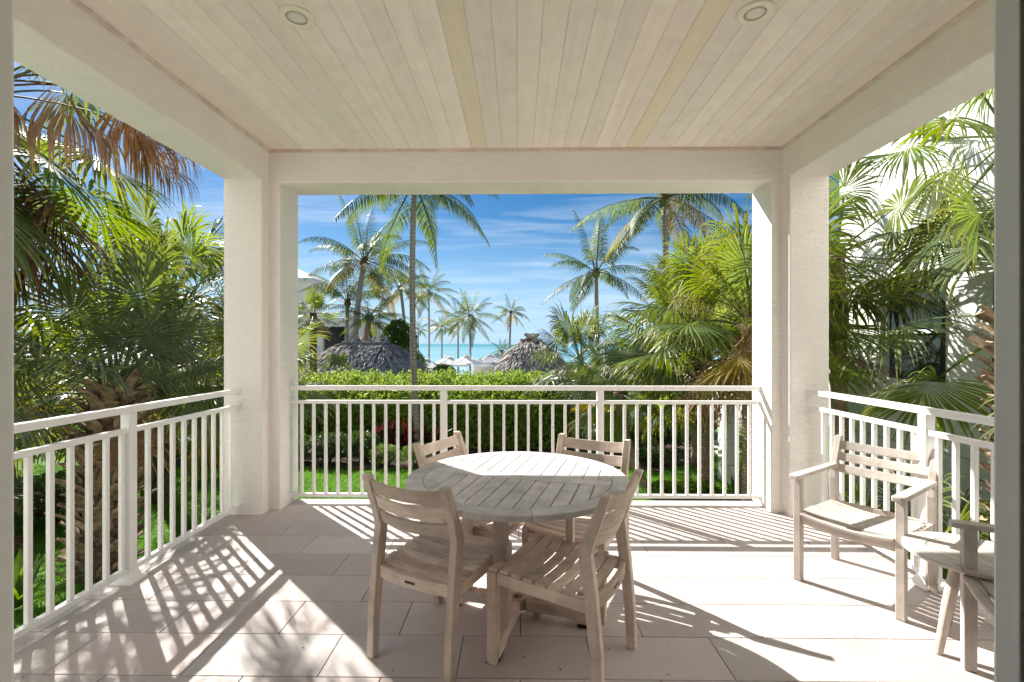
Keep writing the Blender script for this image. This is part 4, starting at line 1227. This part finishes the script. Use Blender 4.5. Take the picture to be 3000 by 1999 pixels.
def hut(label, c, rz, ridge, half, eave_z, top_z, gzv, seed, cap, nst):
    """thatched hut: ridge half-length, half = (x,y) eave half sizes; local X along the ridge"""
    r = random.Random(seed); rg = np.random.default_rng(seed)
    t = thing('thatched_hut', label, 'hut', (c[0], c[1], gzv), rz, 'thatched huts behind the hedge')
    H0, H1 = eave_z - gzv, top_z - gzv
    def surf(a, u):
        # a angle round, u 0 at the ridge .. 1 at the eave
        ca, sa = math.cos(a), math.sin(a)
        k = 3.2
        q = (abs(ca) ** k + abs(sa) ** k) ** (-1 / k)
        ex, ey = half[0] * ca * q, half[1] * sa * q
        rx = max(-ridge, min(ridge, ex * .55)); w = u
        x = rx * (1 - w) + ex * w; y = ey * (.05 + .95 * w)
        z = H0 + (H1 - H0) * (1 - u ** 1.42)
        return Vector((x, y, z))
    na, nu = 48, 9; mb = MB()
    mb.loft([[surf(2 * math.pi * i / na, j / nu) for i in range(na)] for j in range(nu + 1)], caps=False)
    mb.build('thatch_bed', M['thatch'], t, smooth=True)
    for kind_ in range(3):
        mb = MB()
        for i in range(nst // 3):
            a = r.uniform(0, 6.2832); u = r.random() ** .75
            p = surf(a, u); p2 = surf(a, min(1.06, u + .10)); q = surf(a + .02, u)
            dn = (p2 - p).normalized(); sd = (q - p).normalized(); nn = sd.cross(dn)
            if nn.z < 0: nn = -nn
            ln = r.uniform(.35, .85); w = r.uniform(.018, .06); lift = r.uniform(.0, .12)
            dn = (dn + sd * r.gauss(0, .15)).normalized()
            p0 = p + nn * .01; e = p0 + dn * ln + nn * (.03 + lift)
            k = len(mb.v); mb.v += [tuple(p0 - sd * w), tuple(p0 + sd * w), tuple(e + sd * w * .4), tuple(e - sd * w * .4)]
            mb.f.append((k, k + 1, k + 2, k + 3))
        me = bpy.data.meshes.new('thatch'); me.from_pydata(mb.v, [], mb.f)
        tag(link('thatch', me, M['thatch%d' % kind_], t), kind='stuff')
    # ridge cap, logs along it and crossed pairs
    rl = ridge * .95; mb = MB()
    mb.loft([[(x, -.42 * s, H1 - .30), (x, -.06, H1 + .05), (x, .06, H1 + .05), (x, .42 * s, H1 - .30)] for x, s in ((-rl - .28, .75), (-rl, 1), (rl, 1), (rl + .28, .75))], caps=False, closed=False)
    mb.build('ridge_cap', M['ridge_cloth'] if cap else M['log'], t)
    for s in (-1, 1):
        MB().tube([(-rl - .25, s * .36, H1 + .02), (rl + .2, s * .36, H1 + .02)], .085, 8).build('ridge_log', M['log'], t)
    nx = 4
    for i in range(nx):
        x = -rl + 2 * rl * i / (nx - 1)
        for s in (-1, 1):
            MB().tube([(x + s * .08, -s * .50, H1 - .16), (x + s * .08, s * .26, H1 + .34)], .085, 7).build('crossed_log', M['log'], t)
    for sx in (-1, 1):
        for sy in (-1, 1):
            MB().tube([(sx * half[0] * .72, sy * half[1] * .72, -.1), (sx * half[0] * .72, sy * half[1] * .72, H0 + .5)], .09, 8).build('post', M['post'], t)
    return t
hut('thatched hut with long low log ridge at the left behind the hedge', (-8.62, 26.6), 0, 1.05, (3.55, 2.6), -.35, 1.50, gz(27), 71, False, 7500)
hut('thatched hut with terracotta ridge cap half hidden by the dark fan palm', (0.72, 25.2), R(80), .95, (2.9, 2.35), -.45, 1.62, gz(25), 72, True, 7500)

M['canvas'] = leaf_mat('white_canvas', (0.78, 0.78, 0.78), (0.70, 0.70, 0.68), 0.8, 0.03, 0.0, 0.22, 0.2, 0.03)
M['pole'] = simple('umbrella_pole', (0.55, 0.53, 0.50), 0.4, 0.5, 0.05)
def umbrella(label, x, y, apex, w, rz):
    g = gz(y) + (.04 if y > 38 else 0)
    t = thing('patio_umbrella', label, 'umbrella', (x, y, g), rz, 'white umbrellas by the pool')
    H = apex - g; mb = MB(); n = 8; rings = []
    for u in (0.03, .35, .7, 1.0):
        rg_ = []
        for i in range(n * 2):
            a = math.pi * i / n + math.pi / 4 / 1
            q = 1 / max(abs(math.cos(a)), abs(math.sin(a)))
            sag = .05 * u if i % 2 else 0
            rg_.append((math.cos(a) * q * w / 2 * u * (1 - .03 * (i % 2)), math.sin(a) * q * w / 2 * u * (1 - .03 * (i % 2)), H - .62 * u ** .92 - sag * .6))
        rings.append(rg_)
    last = [(p[0], p[1], p[2] - .10) for p in rings[-1]]
    mb.loft(rings + [last], caps=False); mb.build('canopy', M['canvas'], t)
    mb = MB(); mb.loft([[(math.cos(math.pi * i / 4) * s * 1.0, math.sin(math.pi * i / 4) * s, z) for i in range(8)] for s, z in ((.05, H + .04), (w * .12, H - .055))]); mb.build('vent_cap', M['canvas'], t)
    MB().tube([(0, 0, 0), (0, 0, H + .10)], .025, 8).build('pole', M['pole'], t)
    for i in range(8):
        a = math.pi * i / 4; q = 1 / max(abs(math.cos(a)), abs(math.sin(a)))
        MB().bar((0, 0, H - .06), (math.cos(a) * q * w / 2 * .97, math.sin(a) * q * w / 2 * .97, H - .66), .02, .025).build('rib', M['pole'], t)
    MB().prism([(.32 * math.cos(i * math.pi / 8), .32 * math.sin(i * math.pi / 8)) for i in range(16)], .0, .07).build('base', M['pole'], t)
for a in [('white square umbrella behind the slender palm trunk, nearest the left hut', -6.55, 33.5, .42, 2.45, .3),
          ('white square umbrella second from the left hut', -5.38, 37, .47, 2.45, .25),
          ('white square umbrella in the middle of the row', -4.25, 39, .52, 2.6, .2),
          ('white square umbrella next to the right hut, fourth in the row', -2.5, 41, .54, 2.6, .3),
          ('farthest white umbrella, partly behind the right hut', -2.0, 47, .45, 2.6, .2),
          ('small white umbrella glimpsed behind the leftmost one', -6.7, 44, .36, 2.3, .1),
          ('small white umbrella low between the third and fourth', -3.6, 47, -.02, 2.3, .2)]: umbrella(*a)

M['sling'] = simple('cream_sling', (0.70, 0.66, 0.58), 0.8, 0.3, 0.04)
def lounger(label, x, y):
    t = thing('sun_lounger', label, 'lounger', (x, y, -1.655), R(4), 'sun loungers by the pool')
    MB().bar((0, -.2, .36), (0, 1.2, .36), .62, .05).build('seat', M['sling'], t, bevel=.01)
    MB().bar((0, -.2, .38), (0, -.62, 1.05), .62, .05).build('backrest', M['sling'], t, bevel=.01)
    for sx in (-1, 1):
        for yy in (-.1, 1.1): MB().box((sx * .27 - .025, yy - .025, 0), (sx * .27 + .025, yy + .025, .335)).build('leg', M['pole'], t)
for l, x in (('leftmost of three cream sun loungers seen over the hedge', -3.75), ('middle of three cream sun loungers seen over the hedge', -3.12), ('rightmost of three cream sun loungers seen over the hedge', -2.63)): lounger(l, x, 43)

# ---- the neighbour's white house on the right
M['winframe'] = simple('window_frame_paint', (0.70, 0.72, 0.68), 0.5, 0.4, 0.02)
M['shutter'] = simple('grey_green_blind', (0.16, 0.20, 0.18), 0.3, 0.6, 0.1, 3)
def right_house():
    X, Y0, Y1 = 5.62, -2.0, 8.35
    wy0, wy1, wz0, wz1 = 6.28, 7.42, .86, 2.42
    t = thing('neighbour_house', 'white stucco house wall with a tall window behind the right palms', 'house', (X, Y1, GZ))
    L = lambda a, b, mat=M['stucco_white'], nm='wall': MB().box((a[0] - X, a[1] - Y1, a[2] - GZ), (b[0] - X, b[1] - Y1, b[2] - GZ)).build(nm, mat, t)
    L((X, Y0, 0.012), (X + .25, wy0, 7.0)); L((X, wy1, 0.012), (X + .25, Y1, 7.0))
    L((X, wy0, 0.012), (X + .25, wy1, wz0)); L((X, wy0, wz1), (X + .25, wy1, 7.0))
    L((X, Y0, GZ - .3), (X + .25, Y1, 0.0), nm='base_wall')
    L((X + .02, Y0, .0), (X + .24, Y1, .012), M['grout'], 'wall_joint')
    L((X + .25, Y1 - .25, GZ - .3), (X + 5, Y1, 7.0), nm='end_wall')
    L((X - .10, wy0 - .12, wz1 + .02), (X, wy1 + .12, wz1 + .20), nm='window_head')
    L((X - .06, wy0 - .10, wz0 - .09), (X, wy1 + .10, wz0 - .01), nm='window_sill')
    w = L((X + .09, wy0 + .07, wz0 + .07), (X + .10, wy1 - .07, wz1 - .07), M['glass'], 'window')
    for a, b in (((X + .05, wy0, wz0), (X + .13, wy0 + .07, wz1)), ((X + .05, wy1 - .07, wz0), (X + .13, wy1, wz1)), ((X + .05, wy0 + .07, wz0), (X + .13, wy1 - .07, wz0 + .07)), ((X + .05, wy0 + .07, wz1 - .07), (X + .13, wy1 - .07, wz1)), ((X + .06, wy0 + .07, 1.60), (X + .125, wy1 - .07, 1.65))):
        MB().box((a[0] - X, a[1] - Y1, a[2] - GZ), (b[0] - X, b[1] - Y1, b[2] - GZ)).build('frame', M['winframe'], w)
    L((X + .16, wy0, wz0), (X + .17, wy1, wz1), M['shutter'], 'blind')
right_house()

pr = thing('block_pier', 'white block pier with level joints between the two right fan palms', 'pier', (4.27, 9.6, GZ))
for i in range(8):
    MB().box((-.12, -.12, -.05 + .425 * i), (.12, .30, .365 + .425 * i)).build('block', M['stucco_white'], pr, bevel=.008)

# ---- the white villa on the left, far behind
M['villa'] = simple('villa_wall', (0.80, 0.80, 0.81), 0.85, 0.2, 0.03, 1.5)
M['villa_warm'] = simple('villa_warm_wall', (0.76, 0.75, 0.68), 0.85, 0.2, 0.03, 1.5)
M['roof_metal'] = simple('white_metal_roof', (0.70, 0.70, 0.69), 0.5, 0.4, 0.04, 2)
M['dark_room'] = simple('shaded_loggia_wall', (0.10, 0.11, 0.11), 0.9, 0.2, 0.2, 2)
def villa():
    t = thing('villa', 'white two-storey villa with balconies behind the left palms', 'house', (-13.5, 36, gz(36)))
    g = gz(36); O = Vector((-13.5, 36, g))
    def L(a, b, mat, nm, p=None):
        return MB().box(tuple(Vector(a) - O), tuple(Vector(b) - O)).build(nm, mat, p or t)
    # front block: piers round an open loggia, solid band above, balcony on top
    L((-17, 36, g), (-15.0, 36.3, 3.46), M['villa'], 'wall'); L((-13.12, 36, g), (-12.55, 36.3, 3.46), M['villa'], 'wall')
    L((-15.0, 36, 2.78), (-13.12, 36.3, 3.46), M['villa'], 'wall')
    L((-12.85, 36.3, g), (-12.55, 39.5, 3.46), M['villa'], 'side_wall')
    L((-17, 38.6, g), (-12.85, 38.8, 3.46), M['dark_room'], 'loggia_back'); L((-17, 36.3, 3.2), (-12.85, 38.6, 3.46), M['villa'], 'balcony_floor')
    # right block
    L((-12.55, 38.2, g), (-12.2, 38.5, 3.25), M['villa_warm'], 'wall'); L((-11.75, 38.2, g), (-11.5, 38.5, 3.25), M['villa_warm'], 'wall'); L((-12.2, 38.2, 2.5), (-11.75, 38.5, 3.25), M['villa_warm'], 'wall')
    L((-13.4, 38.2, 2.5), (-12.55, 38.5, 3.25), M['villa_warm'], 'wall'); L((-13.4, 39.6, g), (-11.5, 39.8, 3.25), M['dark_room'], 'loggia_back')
    L((-11.5, 38.2, g), (-11.2, 42, 3.25), M['villa_warm'], 'side_wall')
    # upper tower
    L((-21, 36.31, g), (-17.01, 38, 3.46), M['villa'], 'wall')
    L((-21, 35, 3.47), (-15.75, 38, 6.05), M['villa'], 'tower_wall')
    mb = MB(); mb.loft([[(-21.6, 34.4, 6.06), (-15.1, 34.4, 6.06), (-15.1, 38.6, 6.06), (-21.6, 38.6, 6.06)], [(-21.6, 34.4, 6.30), (-15.1, 34.4, 6.30), (-15.1, 38.6, 6.30), (-21.6, 38.6, 6.30)], [(-19.5, 36.4, 7.3), (-17.2, 36.4, 7.3), (-17.2, 36.6, 7.3), (-19.5, 36.6, 7.3)]])
    mb.v = [tuple(Vector(v) - O) for v in mb.v]; mb.build('roof', M['roof_metal'], t)
    mb = MB(); mb.loft([[(-15.7, 39, 5.2), (-10.9, 39, 3.9), (-10.9, 43, 3.9), (-15.7, 43, 5.2)], [(-15.7, 39, 5.35), (-10.9, 39, 4.05), (-10.9, 43, 4.05), (-15.7, 43, 5.35)]])
    mb.v = [tuple(Vector(v) - O) for v in mb.v]; mb.build('roof', M['roof_metal'], t)
    for x0, x1, y, z0, z1 in ((-15.3, -12.6, 36.08, 3.461, 4.5), (-13.4, -11.3, 38.28, 3.251, 4.2)):
        rl = L((x0, y, z1 - .07), (x1, y + .07, z1), M['paint'], 'balcony_rail')
        L((x0, y + .01, z0 + .06), (x1, y + .06, z0 + .11), M['paint'], 'lower_rail', rl)
        n = int((x1 - x0) / .13)
        for i in range(n + 1):
            x = x0 + .02 + (x1 - x0 - .06) * i / n
            L((x, y + .02, z0 + .111), (x + .03, y + .05, z1 - .071), M['paint'], 'baluster', rl)
    L((-14.6, 38.5, g + 2.3), (-13.8, 38.59, g + 3.9), M['glass'], 'window'); L((-12.15, 39.5, g + 2.2), (-11.8, 39.59, g + 3.8), M['glass'], 'window')
villa()

# ---- garden bits right of the hedge
st = thing('garden_steps', 'pale stone steps going up beside the end of the hedge', 'steps', (2.35, 14.6, GZ))
M['stone'] = simple('pale_step_stone', (0.56, 0.52, 0.46), 0.8, 0.25, 0.08, 5, bmp=.1)
for i in range(5):
    MB().box((-.42 + .06 * i, .46 * i, -.1), (.62 + .05 * i, .46 * (i + 1) - .003 if i < 4 else 4.4, .105 * (i + 1))).build('step', M['stone'], st, bevel=.01)
gr = thing('garden_railing', 'small low white railing in shade before the garden steps', 'railing', (1.22, 12.6, GZ))
MB().box((0, -.02, .54), (.86, .02, .58)).build('top_rail', M['paint'], gr); MB().box((0, -.015, .43), (.86, .015, .455)).build('middle_rail', M['paint'], gr); MB().box((0, -.015, .07), (.86, .015, .095)).build('bottom_rail', M['paint'], gr)
for x in (-.03, .86): MB().box((x, -.03, 0), (x + .03, .03, .64)).build('post', M['paint'], gr)
for i in range(8): MB().box((.09 + .095 * i, -.009, .0955), (.108 + .095 * i, .009, .4295)).build('baluster', M['paint'], gr)
M['coral'] = simple('coral_rock', (0.30, 0.285, 0.255), 0.95, 0.2, 0.5, 14, 0.22, bmp=1.0)
sw = thing('stone_wall', 'low rough coral stone wall beside the garden steps', 'wall', (2.95, 13.2, GZ))
r_ = random.Random(4)
for j in range(2):
    x = -.62 + .06 * j
    while x < .62:
        w = r_.uniform(.16, .27); mb = MB(); k = 7; rings = []
        for z in (0, .07, .15, .19):
            s = 1 if 0 < z < .17 else .82
            rings.append([(x + w / 2 + math.cos(2 * math.pi * i / k) * w / 2 * s * r_.uniform(.85, 1.05), math.sin(2 * math.pi * i / k) * .12 * s * r_.uniform(.85, 1.1), z + .185 * j - .02) for i in range(k)])
        mb.loft(rings).build('stone', M['coral'], sw); x += w + .008
GP = 'stepping stones in the right lawn'
for i, (x, y, l) in enumerate([(5.55, 13.4, 'farthest stepping stone in the right lawn'), (5.42, 12.75, 'middle stepping stone in the right lawn'), (5.30, 12.1, 'nearest stepping stone in the right lawn')]):
    tag(MB().prism([(x + .32 * math.cos(a) * (1 + .1 * math.sin(3 * a + i)), y + .22 * math.sin(a)) for a in np.linspace(0, 2 * math.pi, 11)[:-1]], GZ, GZ + .055).build('stepping_stone', M['stone'], bevel=.01), l, 'stone', GP)

GB = 'shrubs in the right-hand bed'
for i, (n_, l, c, rd, n, lf, mt) in enumerate([
    ('leafy_shrub', 'dark clipped shrub at the right end of the long hedge', (1.85, 14.0, -.78), (.34, .4, .56), 2600, .06, 'shrub_leaf'),
    ('leafy_shrub', 'bright broad-leaved shrub right of the garden steps', (3.25, 15.6, -.42), (.62, .6, .92), 2600, .11, 'grape_leaf'),
    ('leafy_shrub', 'dark shrub behind the curved palm trunk', (2.85, 12.6, -.78), (.5, .45, .55), 2600, .08, 'shrub_leaf'),
    ('leafy_shrub', 'broad dark shrub left of the stub-covered palm trunk', (3.7, 12.4, -.92), (.62, .5, .45), 3000, .07, 'shrub_leaf'),
    ('leafy_shrub', 'leafy shrub behind the grey palm trunk on the right', (4.3, 14.6, -.35), (.9, .6, 1.0), 3600, .10, 'grape_leaf'),
    ('leafy_shrub', 'low edging shrub along the right lawn curve', (3.1, 10.95, -1.17), (.62, .32, .2), 2400, .05, 'shrub_leaf'),
    ('leafy_shrub', 'bright ground cover under the railing beside the curved trunk', (3.0, 8.6, -1.22), (.7, .35, .16), 2600, .06, 'grape_leaf'),
    ('leafy_shrub', 'shrub at the far side of the right lawn by the pier', (5.4, 15.0, -.75), (.8, .5, .62), 3000, .08, 'grape_leaf'),
    ('leafy_shrub', 'glossy shrub in the bed under the right railing', (3.55, 2.95, -.95), (.5, .6, .45), 2600, .09, 'shrub_leaf')]):
    bush(n_, l, c, rd, n, lf, M[mt], 80 + i, group=GB)
spiky('agave', 'dark upright spiky plant at the foot of the white pier', (3.72, 8.1, GZ), 16, .55, .08, M['shrub_leaf'], 95, lo=40, hi=88, droop=.1)
spiky('strap_leaf_plant', 'grassy strap-leaved plant at the foot of the right column palm', (3.15, 7.4, GZ), 26, .5, .03, M['grape_leaf'], 96, lo=35, hi=85)

# ---- left background planting
GL = 'shrubs left of the terrace'
for i, (n_, l, c, rd, n, lf, mt) in enumerate([
    ('leafy_shrub', 'round dark shrub on the left lawn behind the stout palm', (-7.2, 7.3, -.98), (.85, .7, .40), 3400, .06, 'shrub_leaf'),
    ('leafy_shrub', 'tall yellow-green shrub at the far left of the garden', (-10.3, 9.6, .1), (1.6, 1.2, 1.5), 6000, .10, 'lime_leaf'),
    ('leafy_shrub', 'tall green shrub behind the left palms near the column', (-8.9, 12.4, -.15), (1.7, 1.1, 1.25), 6000, .10, 'grape_leaf'),
    ('leafy_shrub', 'large green shrub at the left edge of the garden', (-9.2, 6.2, -.2), (1.1, 1.2, 1.2), 5000, .09, 'grape_leaf')]):
    bush(n_, l, c, rd, n, lf, M[mt], 110 + i, group=GL)
spiky('broad_leaf_plant', 'broad-leaved plant in the corner below the left railing', (-5.35, 4.95, GZ), 22, .6, .12, M['grape_leaf'], 120, lo=20, hi=80)
def areca(label, base, n, size, seed):
    r = random.Random(seed); t = thing('areca_palm', label, 'palm tree', base, 0, 'feather palms at the left')
    for i in range(n):
        e = r.choice([0, 0, 1, 1, 2, 2, 3]); a = r.uniform(0, 6.28)
        link('frond', shape_mat(COCO[(e, r.randrange(2))], M['coco_yellow'] if r.random() < .22 else M['palm_lime']), None, t, (math.cos(a) * .25, math.sin(a) * .25, r.uniform(.2, .9)), rot=(r.uniform(-.2, .2), 0, a), scale=size * r.uniform(.8, 1.1))
    for i in range(6):
        a = i * 1.05; MB().tube([(math.cos(a) * .2, math.sin(a) * .2, -.05), (math.cos(a) * .25, math.sin(a) * .25, 1.0)], .035, 7).build('cane', M['brown_trunk'], t)
areca('yellow-green feather palm behind the stout left palm', (-7.6, 9.4, GZ), 30, .85, 130)
areca('yellow-green feather palm at the far left of the lawn', (-9.6, 7.8, GZ), 30, .95, 131)
areca('feather palm beyond the left lawn, nearest the hedge', (-8.3, 13.2, GZ), 28, .8, 132)
# round leafy tree and its low neighbour beyond the left hut
tr = bush('sea_grape_tree', 'round leafy tree right of the left thatched hut', (-7.95, 31.5, 1.65), (1.15, 1.0, 1.35), 6000, .14, M['grape_leaf'], 140, cat='tree', stems=7)
bush('leafy_shrub', 'bright low shrub at the foot of the round leafy tree', (-6.95, 30, -.25), (1.1, .9, 1.25), 4500, .12, M['hedge_leaf'], 141, group='shrubs by the huts')
bush('leafy_shrub', 'low green shrub below the middle umbrellas', (-4.9, 31, -.75), (.9, .7, .85), 3000, .11, M['grape_leaf'], 142, group='shrubs by the huts')

# ---- a few dry specks blown onto the tiles by the table
_r = random.Random(9); mb = MB()
for i in range(34):
    x, y = _r.gauss(.15, .55), _r.gauss(2.25, .35)
    if i > 22: x, y = _r.uniform(-2.2, 2.2), _r.uniform(1.9, 3.9)
    a = _r.uniform(0, 6.28); l, w = _r.uniform(.004, .011), _r.uniform(.002, .004)
    c, sn = math.cos(a), math.sin(a); k = len(mb.v)
    mb.v += [(x - c * l, y - sn * l, .002), (x + sn * w, y - c * w, .005), (x + c * l, y + sn * l, .003), (x - sn * w, y + c * w, .004)]
    mb.f.append((k, k + 1, k + 2, k + 3))
tag(mb.build('leaf_litter', M['twig']), 'few dark dry leaf specks scattered on the floor tiles', 'leaf litter', kind='stuff')
